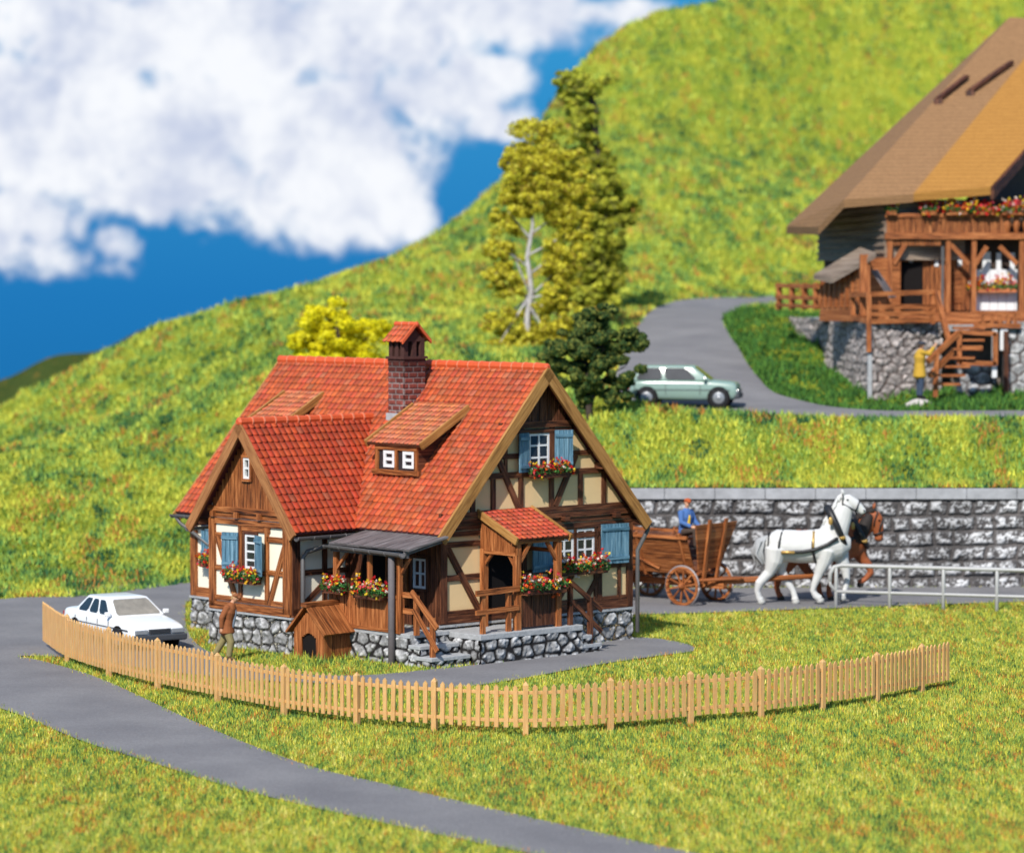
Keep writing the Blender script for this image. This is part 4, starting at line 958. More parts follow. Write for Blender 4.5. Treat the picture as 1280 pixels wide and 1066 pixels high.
# ---------------------------------------------------------------- picket fence
def picket_fence():
    P = [(56, 808), (84, 827), (136, 845), (197, 861), (272, 877), (355, 893), (446, 905), (543, 913), (657, 918), (763, 912), (863, 903), (951, 896), (1028, 886), (1096, 876), (1152, 864), (1183, 858)]
    Wp = [Vector((*G(*p), 0)) for p in P]; c = Wp[8]
    root = thing('picket_fence', 'long curved honey-coloured plastic-looking picket fence across the foreground lawn', 'fence', (c.x, c.y, 0))
    cr = [np.array(p) for p in catmull([(p.x, p.y) for p in Wp], 14, False)]
    fm = mat('fence_ochre', fence_mat); n = 14
    H = [1.20]+[1.16]*3+[1.08]*12
    for i in range(len(Wp)):
        if i == 0 or i == len(Wp)-1: continue
        d = (Wp[min(i+1, len(Wp)-1)]-Wp[i-1]).normalized(); m = MB(); p = Wp[i]; h = H[i]; w = .115; s = d.cross(Vector((0, 0, 1)))
        q = p-d*w/2-s*w/2-c; q.z = 0; m.hexa(q+Vector((0, 0, -.05)), d*w, s*w, (0, 0, h+.02)); m.face([q+Vector((0, 0, h-.03)), q+d*w+Vector((0, 0, h-.03)), q+d*w/2+s*w/2+Vector((0, 0, h+.06))])
        t_ = q+d*w/2+s*w/2; z0 = Vector((0, 0, h-.03)); cs = [q, q+d*w, q+d*w+s*w, q+s*w]
        for k in range(4): m.face([cs[k]+z0, cs[(k+1) % 4]+z0, t_+z0+Vector((0, 0, .075))])
        bevel(m.build('post', fm, root), .008)
    for i in range(len(Wp)-1):
        seg = [Vector((p[0], p[1], 0)) for p in cr[i*n:(i+1)*n+1]]; L = sum((seg[k+1]-seg[k]).length for k in range(len(seg)-1)); m = MB(); h = H[i]
        cnt = max(2, round(L/.195)); lens = [0]
        for k in range(len(seg)-1): lens.append(lens[-1]+(seg[k+1]-seg[k]).length)
        def pos(s_):
            k = min(max(int(np.searchsorted(lens, s_))-1, 0), len(seg)-2); f_ = (s_-lens[k])/max(lens[k+1]-lens[k], 1e-6); return seg[k].lerp(seg[k+1], f_), (seg[k+1]-seg[k]).normalized()
        st = [0]+[j/cnt*L for j in range(1, cnt)]+[L]
        for j in range(len(st)-1):
            a, _ = pos(st[j]); b_, _ = pos(st[j+1])
            for z in (.30, h-.20): m.beam(a-c+Vector((0, 0, z)), b_-c+Vector((0, 0, z)), .035, .075)
        js = range(cnt+1) if i in (0, len(Wp)-2) else range(1, cnt)
        if i == 0: js = range(0, cnt)
        if i == len(Wp)-2: js = range(1, cnt+1)
        for j in js:
            p, d = pos(L*j/cnt); s = d.cross(Vector((0, 0, 1))); s = -s if s.y > 0 else s
            w = .100; zb = .16+random.uniform(-.006, .006); q = p-c-d*w/2+s*.02; t0 = Vector((0, 0, zb)); tt = h-.09-zb+random.uniform(-.012, .012); w *= random.uniform(.93, 1.05)
            # picket with a pointed head
            A = q+t0; B = A+d*w; up = Vector((0, 0, tt)); tip = A+d*w/2+up+Vector((0, 0, .06)); th = s*.032
            tl = d*random.uniform(-.018, .018); fr = [A, B, B+up+tl, tip+tl, A+up+tl]; m.prism(fr, th)
        bevel(m.build('picket_panel', fm, root), .006, 1)
def fence_mat(t, b):
    n = t.noise(t.mapping(obj_co(t), (1, 1, .25)), 7, 3, .6); n2 = t.noise(t.mapping(obj_co(t), (34, 34, 4)), 1, 4, .65)
    c = t.mix(t.math('MULTIPLY', t.math('ADD', n.outputs[0], n2.outputs[0]), .5), (.38, .15, .035), (.88, .58, .25)); t.setin(b.inputs['Base Color'], c)
    b.inputs['Roughness'].default_value = .42; b.inputs['Subsurface Weight'].default_value = .35; b.inputs['Subsurface Radius'].default_value = (.10, .05, .02); b.inputs['Subsurface Scale'].default_value = .4
    bumpn(t, b, n2.outputs[0], .2, .01)
picket_fence()
# ---------------------------------------------------------------- guard rail by the road
def guard_rail():
    px = [1045, 1112, 1179, 1246, 1313, 1380]; z = 1.18; t = thing('guard_rail', 'pale grey tubular guard rail between lawn and road', 'railing', (*G(1179, 757), 0)); c = MW[t.name].to_translation()
    B = [Vector((*G(p, 757+(p-1045)*.03), 0))-c for p in px]; gm = plain('galvanised_tube', (.38, .38, .375), .45, .5, .12, 5, .1)
    for b in B: m = MB(); m.tube([b+Vector((0, 0, -.03)), b+Vector((0, 0, z))], .055, 8); m.build('post', gm, t)
    m = MB(); a = B[0]; m.tube([a+Vector((-.18, 0, .72)), a+Vector((-.17, 0, .95)), a+Vector((-.06, 0, 1.13)), a+Vector((.15, 0, z))]+[b+Vector((0, 0, z)) for b in B[1:]], .062, 10); m.build('top_rail', gm, t)
    m = MB(); m.tube([b+Vector((0, 0, .42)) for b in B], .05, 8); m.build('lower_rail', gm, t)
    m = MB(); m.tube([a+Vector((-.18, 0, .72)), a+Vector((-.17, 0, .62)), a+Vector((0, 0, .42))], .05, 8); m.build('end_bend', gm, t)
guard_rail()
# ================================================================ cars
M_tyre = plain('tyre_rubber', (.02, .02, .022), .8, .2, .2, 10, .1)
M_rim = plain('wheel_rim', (.30, .31, .33), .35, .5, .1, 10, 0, metal=.4)
M_dplast = plain('dark_bumper_plastic', (.05, .055, .065), .55, .4, .2, 8, .1)
def car(M, label, paint, prof, cab, Wd, wheels, rw, glass, wind, doors, seed=1, grille=True, nm='parked_car'):
    t = thing(nm, label, 'car', M); hw = Wd/2
    # prof: list of (x, z top, z bottom, width factor)
    V = []; n = len(prof); K = 11
    for x, zt, zb, wf in prof:
        w = hw*wf; zm = zb+(zt-zb)*.55
        half = [(0, zb), (.86*w, zb), (.965*w, zb+.06), (w*.995, zm-.05), (w, zm), (.985*w, zt-.14), (.95*w, zt-.055), (.88*w, zt-.008), (.6*w, zt+.012), (0, zt+.022)]
        ring = half+[(-y, z) for y, z in half[-2:0:-1]]; V += [(x, y, z) for y, z in ring]; K = len(ring)
    m = MB(); m.v = V
    for i in range(n-1):
        for k in range(K): a = i*K+k; b = i*K+(k+1) % K; m.f.append([a, a+K, b+K, b]); m.sm.append(True); m.uv.append([(0, 0)]*4)
    m.f.append(list(range(K))); m.f.append(list(range((n-1)*K, n*K))[::-1]); m.sm += [False]*2; m.uv += [[(0, 0)]*K]*2
    body = m.build('body', paint, t, recalc=True); 
    s = body.modifiers.new('s', 'SUBSURF'); s.levels = 1; s.render_levels = 1
    xb0, xb1, xr0, xr1, zb, zr, yb, yr = cab                     # rear base, front base, rear roof, front roof
    C = {}
    for i, (x, y, z) in enumerate([(xb0, yb, zb), (xb1, yb, zb), (xr1, yr, zr), (xr0, yr, zr)]): C[i, 1] = Vector((x, y, z)); C[i, -1] = Vector((x, -y, z))
    m = MB(); xm = (xr0+xr1)/2
    for s_ in (1, -1):
        f = [C[i, s_] for i in range(4)]; m.face(f if s_ < 0 else f[::-1])
    for i, j in ((1, 2), (2, 3), (3, 0), (0, 1)): m.face([C[i, 1], C[j, 1], C[j, -1], C[i, -1]])
    me = m.build('cabin', paint, t, recalc=True)
    import bmesh
    bm = bmesh.new(); bm.from_mesh(me.data); bmesh.ops.remove_doubles(bm, verts=bm.verts, dist=1e-4); bmesh.ops.recalc_face_normals(bm, faces=bm.faces); bm.to_mesh(me.data); bm.free()
    bevel(me, .075, 4); me.data.polygons.foreach_set('use_smooth', [True]*len(me.data.polygons))
    def pane(name, q, s0, s1, t0, t1, nrm, mt, lift=.012):
        P = lambda s_, t_: (q[0]*(1-s_)+q[1]*s_)*(1-t_)+(q[3]*(1-s_)+q[2]*s_)*t_; m = MB(); nn = Vector(nrm).normalized()*lift
        # rounded quad
        c = [P(s0+.03, t0), P(s1-.03, t0), P(s1, t0+.12), P(s1-.01, t1-.1), P(s1-.04, t1), P(s0+.04, t1), P(s0+.01, t1-.1), P(s0, t0+.12)]
        m.prism([x+nn for x in c], -nn*.8); return m.build(name, mt, t)
    for s_ in (1, -1):
        q = [C[i, s_] for i in range(4)]; nn = Vector((0, s_, (yb-yr)/(zr-zb)))
        for a, b in doors: pane('side_window', q, a, b, .10, .86, nn, glass)
    pane('windscreen', [C[1, -1], C[1, 1], C[2, 1], C[2, -1]], .07, .93, .10, .90, (zr-zb, 0, xb1-xr1), wind)
    pane('rear_window', [C[0, -1], C[0, 1], C[3, 1], C[3, -1]], .08, .92, .15, .88, (-(zr-zb), 0, xr0-xb0), glass)
    for xw in wheels:
        for s_ in (1, -1):
            m = MB(); y = s_*hw; r = rw
            m.tube([(xw, y*.80, r), (xw, y*1.005, r)], r+.055, 22, caps=False, smooth=False); m.build('wheel_arch', M_black, t)
            w = MB(); w.tube([(xw, y*.82, r), (xw, y*.86, r), (xw, y*1.0, r), (xw, y*1.02, r)], [r*.92, r, r, r*.93], 24, caps=False); wo = w.build('wheel', M_tyre, t)
            w = MB(); w.tube([(xw, y*.9, r), (xw, y*1.022, r), (xw, y*1.04, r)], [r*.62, r*.62, r*.52], 20, caps=False)
            w.tube([(xw, y*1.03, r), (xw, y*1.055, r)], [r*.25, r*.2], 12, caps=False); w.build('rim', M_rim, wo)
    xf, xr_ = prof[-1][0], prof[0][0]; zt = prof[-1][1]; zb_ = prof[-1][2]
    m = MB(); m.bx(xf-.10, xf+.07, -hw*.95, hw*.95, zb_-.02, zb_+.15); bevel(m.build('front_bumper', M_dplast, t), .04, 3)
    m = MB(); m.bx(xr_-.09, xr_+.10, -hw*.96, hw*.96, zb_+.04, zb_+.24); bevel(m.build('rear_bumper', M_dplast, t), .04, 3)
    m = MB()
    for k in range(3): m.bx(xf-.02, xf+.045, -hw*.36, hw*.36, zb_+.19+k*.035, zb_+.205+k*.035)
    m.bx(xf-.02, xf+.03, -hw*.38, hw*.38, zb_+.17, zb_+.30); m.build('grille', M_dplast, t)
    for s_ in (1, -1):
        m = MB(); y = sorted((s_*hw*.42, s_*hw*.86)); m.bx(xf-.06, xf+.035, y[0], y[1], zb_+.17, zb_+.29); bevel(m.build('headlight', plain('lamp_glass', (.22, .24, .27), .15, .7, .2, 20, .1), t), .02)
        m = MB(); m.bx(xb1-.28, xb1-.16, *sorted((s_*(yb+.01), s_*(yb+.17))), zb+.02, zb+.15); bevel(m.build('wing_mirror', paint, t), .03)
        m = MB(); y = sorted((s_*hw*.60, s_*hw*.88)); m.bx(xr_-.03, xr_+.05, y[0], y[1], zb_+.28, zb_+.45); m.build('tail_lamp', plain('tail_lamp_red', (.4, .02, .02), .3), t)
        m = MB()
        for f in [d[0] for d in doors]+[doors[-1][1]+.02]:
            x = xb0+(xb1-xb0)*f; m.bx(x-.008, x+.008, *sorted((s_*hw*.99, s_*(hw+.004))), zb_+.12, zb-.1)
        m.bx(xr_+.25, xf-.25, *sorted((s_*hw*.98, s_*(hw+.006))), zb_+.26, zb_+.285); m.build('door_gap', M_dplast, t)
    return t
whitep = plain('white_car_paint', (.80, .82, .84), .22, .5, .02, 3, 0)
greenp = plain('pale_green_car_paint', (.24, .34, .30), .2, .6, .05, 3, 0)
wglass = plain('clear_windscreen', (.26, .24, .20), .08, .8, .5, 4, 0)
hd = R(-57)
car(TM(-10.15, 83.1, 0, hd, .95), 'white saloon car standing behind the left end of the picket fence', whitep,
    [(-2.25, .80, .40, .80), (-2.2, .86, .30, .93), (-1.9, .89, .24, .985), (-1.3, .90, .22, 1), (0, .88, .20, 1), (.85, .87, .20, 1), (1.4, .80, .22, .99), (1.9, .73, .24, .97), (2.15, .66, .27, .95), (2.2, .58, .30, .90)],
    (-1.55, 1.05, -.95, .30, .83, 1.30, .79, .60), 1.70, (-1.30, 1.35), .30, M_glass, wglass, [(.10, .34), (.38, .60), (.64, .88)])
gx, gy = surf(857, 511); gz = float(zB(gx, gy))+.04
car(TM(gx, gy+.4, gz, R(-9)), 'pale green hatchback on the road up the hill beside the dark tree', greenp,
    [(-1.85, .80, .40, .86), (-1.8, .90, .30, .95), (-1.5, .94, .25, 1), (0, .93, .22, 1), (.75, .92, .22, 1), (1.2, .89, .23, .99), (1.65, .85, .26, .985), (1.8, .80, .28, .97), (1.84, .70, .32, .93)],
    (-1.80, .98, -1.45, .32, .88, 1.40, .77, .62), 1.62, (-1.22, 1.22), .33, M_glass, M_glass, [(.06, .40), (.44, .84)])

# ================================================================ people
M_skin = plain('skin', (.62, .33, .20), .6, .3, .08, 8, 0)
def human(M, label, J, cl, nm='person', fat=1.15):
    """J: joints in metres (x forward, y left, z up); cl: clothing colours"""
    t = thing(nm, label, 'person', M); V = lambda k: Vector(J[k]); 
    def limb(m, ks, rs, seg=10): m.tube([V(k) if isinstance(k, str) else Vector(k) for k in ks], [q_*fat for q_ in rs], seg)
    b = MB(); pel, ch, nk, hd = V('pelvis'), V('chest'), V('neck'), V('head'); up = (hd-nk).normalized(); fw = Vector(J.get('face', (1, 0, 0))).normalized(); sd = up.cross(fw).normalized()
    b.tube([pel+Vector((0, 0, -.08)), pel, pel.lerp(ch, .5), ch, ch.lerp(nk, .6)], [.10, .13, .115, .125, .09], 14, [1.3, 1.25, 1.2, 1.35, 1.3], upv=(1, .01, .02)); b.tube([ch.lerp(nk, .6), nk, nk.lerp(hd, .6)], [.07, .055, .055], 10)
    b.ball(hd, (.078, .078, .105), 14, 10); b.ball(hd-up*.055+fw*.03, (.055, .055, .055), 12, 8); b.tube([hd+fw*.07+up*.02, hd+fw*.10-up*.02], [.012, .018], 6)
    for s_ in (1, -1): b.ball(hd+sd*s_*.078, (.015, .012, .026), 8, 6)
    for s_, q in ((1, 'L'), (-1, 'R')):
        limb(b, ['sh'+q, 'el'+q, 'wr'+q], [.052, .042, .03]); limb(b, ['hip'+q, 'kn'+q, 'an'+q], [.085, .058, .04]); an, to = V('an'+q), V('to'+q); b.tube([an, an.lerp(to, .5)+Vector((0, 0, -.02)), to], [.04, .04, .03], 8)
        wr, el = V('wr'+q), V('el'+q); d = (wr-el).normalized(); sd2 = Vector((0, s_, 0)); ac = d.cross(sd2).normalized() if d.cross(sd2).length > .1 else Vector((0, 0, 1)); 
        if ac.x < 0: ac = -ac
        pc = wr+d*.05; b.tube([wr, pc, wr+d*.095], [.028, .036, .034], 8, [1, 1, 1])
        for f in range(4):
            o = wr+d*.09+ac*(.027-.018*f); l = (.062, .07, .066, .052)[f]; b.tube([o, o+d*l*.5-sd2*.006, o+d*l-sd2*.022], [.0105, .0095, .008], 6)
        o = wr+d*.035+ac*.03; b.tube([o, o+d*.03+ac*.022, o+d*.058+ac*.022], [.012, .0105, .009], 6)
    remesh(b.build('body', M_skin, t), .010, 1)
    f = MB()
    for s_ in (1, -1): f.ball(hd+fw*.073+sd*s_*.03+up*.012, (.010, .012, .009), 8, 6)
    f.build('eyes', M_black, t); f = MB(); f.ball(hd+fw*.078-up*.048, (.010, .026, .007), 8, 6); f.build('mouth', plain('lips', (.4, .10, .08), .6), t)
    if 'hair' in cl:
        m = MB(); m.ball(hd-fw*.018+up*.022, (.088, .086, .10), 14, 10); m.ball(hd-fw*.05-up*.03, (.05, .066, .055), 12, 8); remesh(m.build('hair', cl['hair'], t), .012, 1)
    if 'cap' in cl:
        m = MB(); m.ball(hd+up*.062-fw*.01, (.10, .10, .060), 14, 8); m.tube([hd+up*.05+fw*.05, hd+up*.038+fw*.135], [.05, .035], 10, [1.2, 1.3]); remesh(m.build('cap', cl['cap'], t), .012, 1)
    m = MB()
    kl = cl.get('jl', .10)
    m.tube([pel+Vector((0, 0, -kl)), pel+Vector((0, 0, .02)), pel.lerp(ch, .5), ch, ch.lerp(nk, .55), nk-(nk-ch)*.05], [fat*q_ for q_ in (.145+kl*.15, .148, .135, .15, .12, .068)], 16, [1.25, 1.25, 1.25, 1.4, 1.45, 1.1], upv=(1, .01, .02))
    for q in 'LR': limb(m, ['sh'+q, 'el'+q, V('el'+q).lerp(V('wr'+q), .93)], [.078, .064, .05])
    remesh(m.build('jacket', cl['jacket'], t), .014, 1)
    if 'front' in cl:
        m = MB(); o = pel.lerp(ch, .15); m.tube([o+fw*.095+Vector((0, 0, -.06)), pel.lerp(ch, .5)+fw*.105, ch+fw*.115, ch.lerp(nk, .75)+fw*.05], [.085, .085, .085, .05], 12, [.9, .8, .7, .6], upv=(1, .01, .02)); remesh(m.build('shirt_front', cl['front'], t), .014, 1)
    m = MB(); m.tube([pel+Vector((0, 0, .04)), pel+Vector((0, 0, -.1))], [.14, .13], 14, [1.2, 1.2], upv=(1, .01, .02))
    for q in 'LR': limb(m, ['hip'+q, 'kn'+q, V('kn'+q).lerp(V('an'+q), .92)], [.108, .08, .066])
    remesh(m.build('trousers', cl['trousers'], t), .014, 1)
    for q in 'LR':
        m = MB(); an, to = V('an'+q), V('to'+q); m.tube([an+Vector((0, 0, .03)), an-Vector((0, 0, .02)), an.lerp(to, .5)-Vector((0, 0, .015)), to], [.056, .056, .054, .042], 10); m.build('shoe', cl['shoes'], t)
    return t
def cloth(n, c): return plain(n, c, .85, .15, .22, 9, .5)
J1 = dict(pelvis=(0, 0, .86), chest=(.07, 0, 1.22), neck=(.14, 0, 1.44), head=(.21, 0, 1.57), face=(1, -.1, -.25), shL=(.07, .17, 1.36), shR=(.07, -.17, 1.36), elL=(-.02, .24, 1.1), elR=(-.06, -.25, 1.09),
          wrL=(.05, .2, .86), wrR=(-.08, -.21, .83), hipL=(0, .09, .84), hipR=(0, -.09, .84), knL=(-.14, .10, .47), knR=(.13, -.10, .46), anL=(-.36, .10, .12), anR=(.07, -.10, .09), toL=(-.20, .10, .04), toR=(.24, -.11, .04))
px1 = G(284, 825); human(TM(px1[0], px1[1], 0, R(-12)), 'man in rust brown jacket, cap and olive trousers stooping by the stone plinth', J1,
    dict(jacket=cloth('rust_jacket', (.26, .09, .035)), front=cloth('grey_apron', (.22, .27, .33)), trousers=cloth('olive_trousers', (.24, .20, .09)), shoes=cloth('brown_shoes', (.10, .06, .03)), cap=cloth('brown_cap', (.24, .09, .04)), hair=cloth('sandy_hair', (.42, .26, .12)), jl=.16))
# ================================================================ farm wagon
A0 = Vector((5.50, 93.3, 0)); wyaw = R(-38); WM = TM(A0.x, A0.y, 0, wyaw)
def wagon():
    t = thing('farm_wagon', 'brown wooden farm wagon with flared plank sides and spoked wheels', 'wagon', WM); Wb = 2.45
    def wheel(x, y, r):
        m = MB(); seg = 30; pts = [(x+r*math.cos(a), y, r+r*math.sin(a)) for a in np.linspace(0, 2*math.pi, seg+1)]
        # felloe: square-section ring
        for k in range(seg):
            a0, a1 = 2*math.pi*k/seg, 2*math.pi*(k+1)/seg; c = []
            for yy in (-.045, .045):
                for rr in (r*.86, r):
                    for a in (a0, a1): c.append(Vector((x+rr*math.cos(a), y+yy, r+rr*math.sin(a))))
            q = c; m.face([q[2], q[3], q[7], q[6]]); m.face([q[0], q[4], q[5], q[1]]); m.face([q[0], q[1], q[3], q[2]]); m.face([q[4], q[6], q[7], q[5]])
        w = m.build('wheel', M_wood2, t, recalc=True)
        for k in range(10):
            a = 2*math.pi*k/10+.2; s_ = MB(); s_.beam((x+.08*math.cos(a), y, r+.08*math.sin(a)), (x+r*.9*math.cos(a), y, r+r*.9*math.sin(a)), .045, .05, (0, 1, 0)); s_.build('spoke', M_wood2, w)
        h = MB(); h.tube([(x, y-.14, r), (x, y-.05, r), (x, y+.05, r), (x, y+.14, r)], [.06, .10, .10, .06], 12); h.build('hub', M_wood2, w)
        h = MB(); h.tube([(x+(r+.004)*math.cos(a), y, r+(r+.004)*math.sin(a)) for a in np.linspace(0, 2*math.pi, 31)], .022, 6, [2.0]*31, caps=False); h.build('iron_tyre', plain('iron_tyre', (.30, .27, .27), .5, .4, .3, 8, .1, metal=.3), w)
    for x, r in ((0, .57), (-Wb, .60)):
        for y in (-.88, .88): wheel(x, y, r)
        m = MB(); m.bx(x-.07, x+.07, -.85, .85, .50, .64); m.build('axle', M_wood2, t)
    m = MB(); m.bx(-.12, .12, -.62, .62, .66, .80); m.build('bolster', M_wood2, t); m = MB(); m.bx(-Wb-.12, -Wb+.12, -.62, .62, .68, .82); m.build('bolster', M_wood2, t)
    m = MB(); m.beam((-Wb-.5, 0, .60), (.9, 0, .56), .16, .18); m.build('perch_pole', M_wood2, t)
    # body: floor, flared sides, tall front board
    m = MB(); zf = .92
    for i in range(5): m.bx(-Wb-.75, .30, -.50+i*.2, -.305+i*.2, zf-.05, zf)
    m.build('floor', M_wood2, t)
    for s_ in (-1, 1):
        m = MB(); 
        for k in range(5):
            z0 = zf+k*.205; y0 = .52+k*.085; y1 = .52+(k+.94)*.085; 
            m.hexa((-Wb-.95, s_*y0, z0), (Wb+1.16, 0, 0), (0, s_*(y1-y0), .193), (0, s_*.035, -.012))
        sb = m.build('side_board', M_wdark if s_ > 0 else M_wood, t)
        m = MB()
        for x in (-Wb-.7, -Wb/2-.35, -.05): m.beam((x, s_*.50, zf-.10), (x, s_*1.03, zf+1.18), .09, .10, (1, 0, 0))
        m.beam((-Wb-1.0, s_*.99, zf+1.07), (.24, s_*.99, zf+1.07), .10, .10); m.beam((-Wb-.6, s_*1.01, zf+.95), (-1.0, s_*.62, zf+.10), .05, .06); m.build('side_frame', M_wood2, sb)
    m = MB(); zt = 1.30; x = .30
    for k in range(6):
        z0 = zf+.12+k*.225; f0 = .54+k*.088; f1 = .54+(k+.95)*.088
        m.prism([(x+k*.045, -f0, z0), (x+k*.045, f0, z0), (x+(k+.95)*.045, f1, z0+.215), (x+(k+.95)*.045, -f1, z0+.215)], (.045, 0, 0))
    fb = m.build('front_board', M_wood2, t); m = MB()
    for y in (-.38, .38): m.beam((x+.05, y*.85, zf-.3), (x+.36, y*1.1, zf+1.58), .12, .07, (1, 0, 0))
    m.build('front_stake', M_wood2, fb)
    m = MB(); m.bx(-.78, -.42, -.8, .8, 1.84, 1.91); m.build('seat_board', M_wood2, t)
    # draw pole towards the horses (the team has turned slightly out of line with the wagon)
    Mi = WM.inverted(); tip = Mi @ Vector((9.1, 93.2, .82)); m = MB(); m.tube([(.25, 0, .66), (.9, .1, .70), tip.lerp(Vector((.9, .1, .7)), .55), tip], [.115, .105, .085, .07], 10); m.build('draw_pole', M_wood2, t)
    m = MB(); m.tube([(.0, -.55, .70), (1.35, .16, .80)], .05, 8); m.tube([(0, .6, .70), (1.35, .24, .80)], .05, 8); m.build('shaft_brace', M_wood2, t)
wagon()
JD = dict(pelvis=(0, 0, 0), chest=(.02, 0, .36), neck=(.03, 0, .58), head=(.06, 0, .73), face=(1, -.55, -.1), shL=(0, .19, .50), shR=(0, -.19, .50), elL=(.10, .26, .22), elR=(.08, -.27, .22), wrL=(.34, .14, .13), wrR=(.32, -.16, .12),
          hipL=(.02, .1, -.02), hipR=(.02, -.1, -.02), knL=(.44, .14, .02), knR=(.44, -.14, .02), anL=(.46, .13, -.40), anR=(.46, -.13, -.40), toL=(.62, .13, -.46), toR=(.62, -.13, -.46))
dp = at(857, 664, 93.55); human(TM(dp.x, dp.y, 2.12, R(-42)) @ Matrix.Scale(1.12, 4), 'driver in blue jacket and yellow shirt sitting up in the wagon', JD,
    dict(jacket=cloth('blue_jacket', (.07, .15, .36)), front=cloth('yellow_shirt', (.75, .48, .04)), trousers=cloth('dark_trousers', (.07, .05, .04)), shoes=cloth('black_shoes', (.02, .02, .02)), hair=cloth('ginger_hair', (.38, .08, .03)), cap=cloth('ginger_cap', (.42, .09, .03)), jl=.05))
# ================================================================ horses
def horse(M, label, body, dark, P, maneC, tailC, hoofC):
    t = thing('horse', label, 'horse', M); u = 1/270.
    q = lambda X, Y, y=0: Vector(((X-450)*u, y, (1000-Y)*u)); b = MB()
    dx = P.get('dx', 0)
    tor = [(205, 535, .33), (250, 528, .44), (330, 538, .475), (450, 546, .48), (580, 540, .50), (680, 530, .50), (760, 520, .42), (800, 520, .30)]
    b.tube([q(x, y) for x, y, r in tor], [r for *_, r in tor], 20, [.82, .86, .86, .90, .88, .80, .78, .7], upv=(0, 0, 1))
    nk = P['neck']; b.tube([q(x, y) for x, y, r in nk], [r*1.0 for *_, r in nk], 16, [.72]*len(nk), upv=(0, .001, 1) if False else None)
    hd = P['head']; b.tube([q(x, y) for x, y, r in hd], [r for *_, r in hd], 14, [.72]*len(hd))
    for s_ in (1, -1):
        e = P['ear']; b.tube([q(e[0], e[1], s_*.06), q(e[0]+e[2]*.5, e[1]+e[3]*.5, s_*.085), q(e[0]+e[2], e[1]+e[3], s_*.075)], [.045, .05, .014], 8)
    for leg, s_ in zip(P['legs'], (1, -1, 1, -1)):
        b.tube([q(x, y, s_*(.20-.015*i if i else .17)) for i, (x, y, r) in enumerate(leg)], [r*1.07 for *_, r in leg], 12)
    bo = remesh(b.build('body', body, t), .022, 2)
    # hooves
    for leg, s_ in zip(P['legs'], (1, -1, 1, -1)):
        x, y, r = leg[-1]; m = MB(); yy = s_*(.20-.015*(len(leg)-1)); m.tube([q(x+3, y+4, yy), q(x+8, min(y+24, 999), yy)], [r*1.0, r*1.18], 12); m.build('hoof', hoofC, t)
    for s_ in (1, -1):
        ex, ey = P['eye']; m = MB(); m.ball(q(ex, ey, s_*P.get('eyey', .115)*1.08), (.034, .024, .028), 8, 6); m.build('eye', M_black, t)
        nx, ny = P['nostril']; m = MB(); m.ball(q(nx, ny, s_*.080), (.022, .018, .024), 8, 6); m.build('nostril', M_black, t)
    m = MB(); tl = P['tail']; m.tube([q(x, y) for x, y, r in tl], [r for *_, r in tl], 12); r_ = np.random.default_rng(4)
    for _ in range(26):
        o = Vector((r_.normal()*.05, r_.normal()*.07, 0)); m.tube([q(tl[0][0], tl[0][1])]+[q(x+r_.normal()*8, y+r_.normal()*5)+o for x, y, r in tl[1:]], [.02, .045, .045, .02][:len(tl)] if len(tl) == 4 else .03, 6)
    m.build('tail', tailC, t)
    m = MB()
    for (x0, y0), (x1, y1) in zip(P['mane'][:-1], P['mane'][1:]):
        for k in range(6):
            f = k/6; a = q(x0+(x1-x0)*f, y0+(y1-y0)*f); m.tube([a, a+Vector((-.05, -.06+.02*r_.normal(), -.02)), a+Vector((-.04+.03*r_.normal(), -.14, -.14))], [.045, .045, .015], 6)
    if 'maneside' in P: m.tube([q(x, y, -.13) for x, y, r in P['maneside']], [r for *_, r in P['maneside']], 12)
    m.build('mane', maneC, t)
    # harness
    hl = plain('black_leather', (.018, .018, .020), .45, .4, .2, 10, .2); br = plain('brass_fittings', (.55, .34, .10), .35, .6, .2, 10, 0, metal=.5)
    (cx, cy), (ax, ay) = P['collar']; cc = q(cx, cy); av = Vector((ax*u, 0, -ay*u)); m = MB(); pts = []
    for a in np.linspace(0, 2*math.pi, 25): pts.append(cc+av*math.cos(a)*(1.0)+Vector((0, math.sin(a)*.43, 0)))
    m.tube(pts, [.095+.025*math.cos(a+math.pi) for a in np.linspace(0, 2*math.pi, 25)], 8, caps=False); m.tube([cc-av*1.0, cc-av*1.28+Vector((-.02, 0, 0))], [.09, .035], 8); m.build('collar', hl, t)
    m = MB(); m.ball(cc-av*.35+Vector((-.12, -.46, 0)), (.07, .03, .12)); m.build('brass_plate', br, t); m = MB(); m.ball(cc+av*.55+Vector((.0, -.42, .0)), (.10, .04, .06)); m.build('brass_plate', br, t)
    def band(pts, w=.05, mt=hl, nm='strap'):
        m = MB(); m.tube([q(x, y-(8 if abs(z) < .2 and y < 480 and x < 620 else 0), z*1.07) for x, y, z in pts], w*1.15, 6, [1]*len(pts)); m.build(nm, mt, t)
    for s_ in (1, -1):
        band([(200, 575, s_*.27), (300, 580, s_*.40), (450, 575, s_*.425), (540, 560, s_*.43), (640, 520, s_*.415), (720, 470, s_*.39)], .048)
        band([(305, 418, 0), (285, 440, s_*.22), (265, 500, s_*.37), (255, 575, s_*.385)], .03)
        band([(545, 420, 0), (535, 445, s_*.23), (528, 500, s_*.39), (525, 560, s_*.435), (545, 640, s_*.33), (560, 668, s_*.1), (562, 672, 0)], .035)
        band([(205, 440, 0), (185, 470, s_*.15), (178, 540, s_*.24), (198, 578, s_*.27)], .022)
        for ln in P['bridle']: band([(x, y, s_*z) for x, y, z in ln], .020)
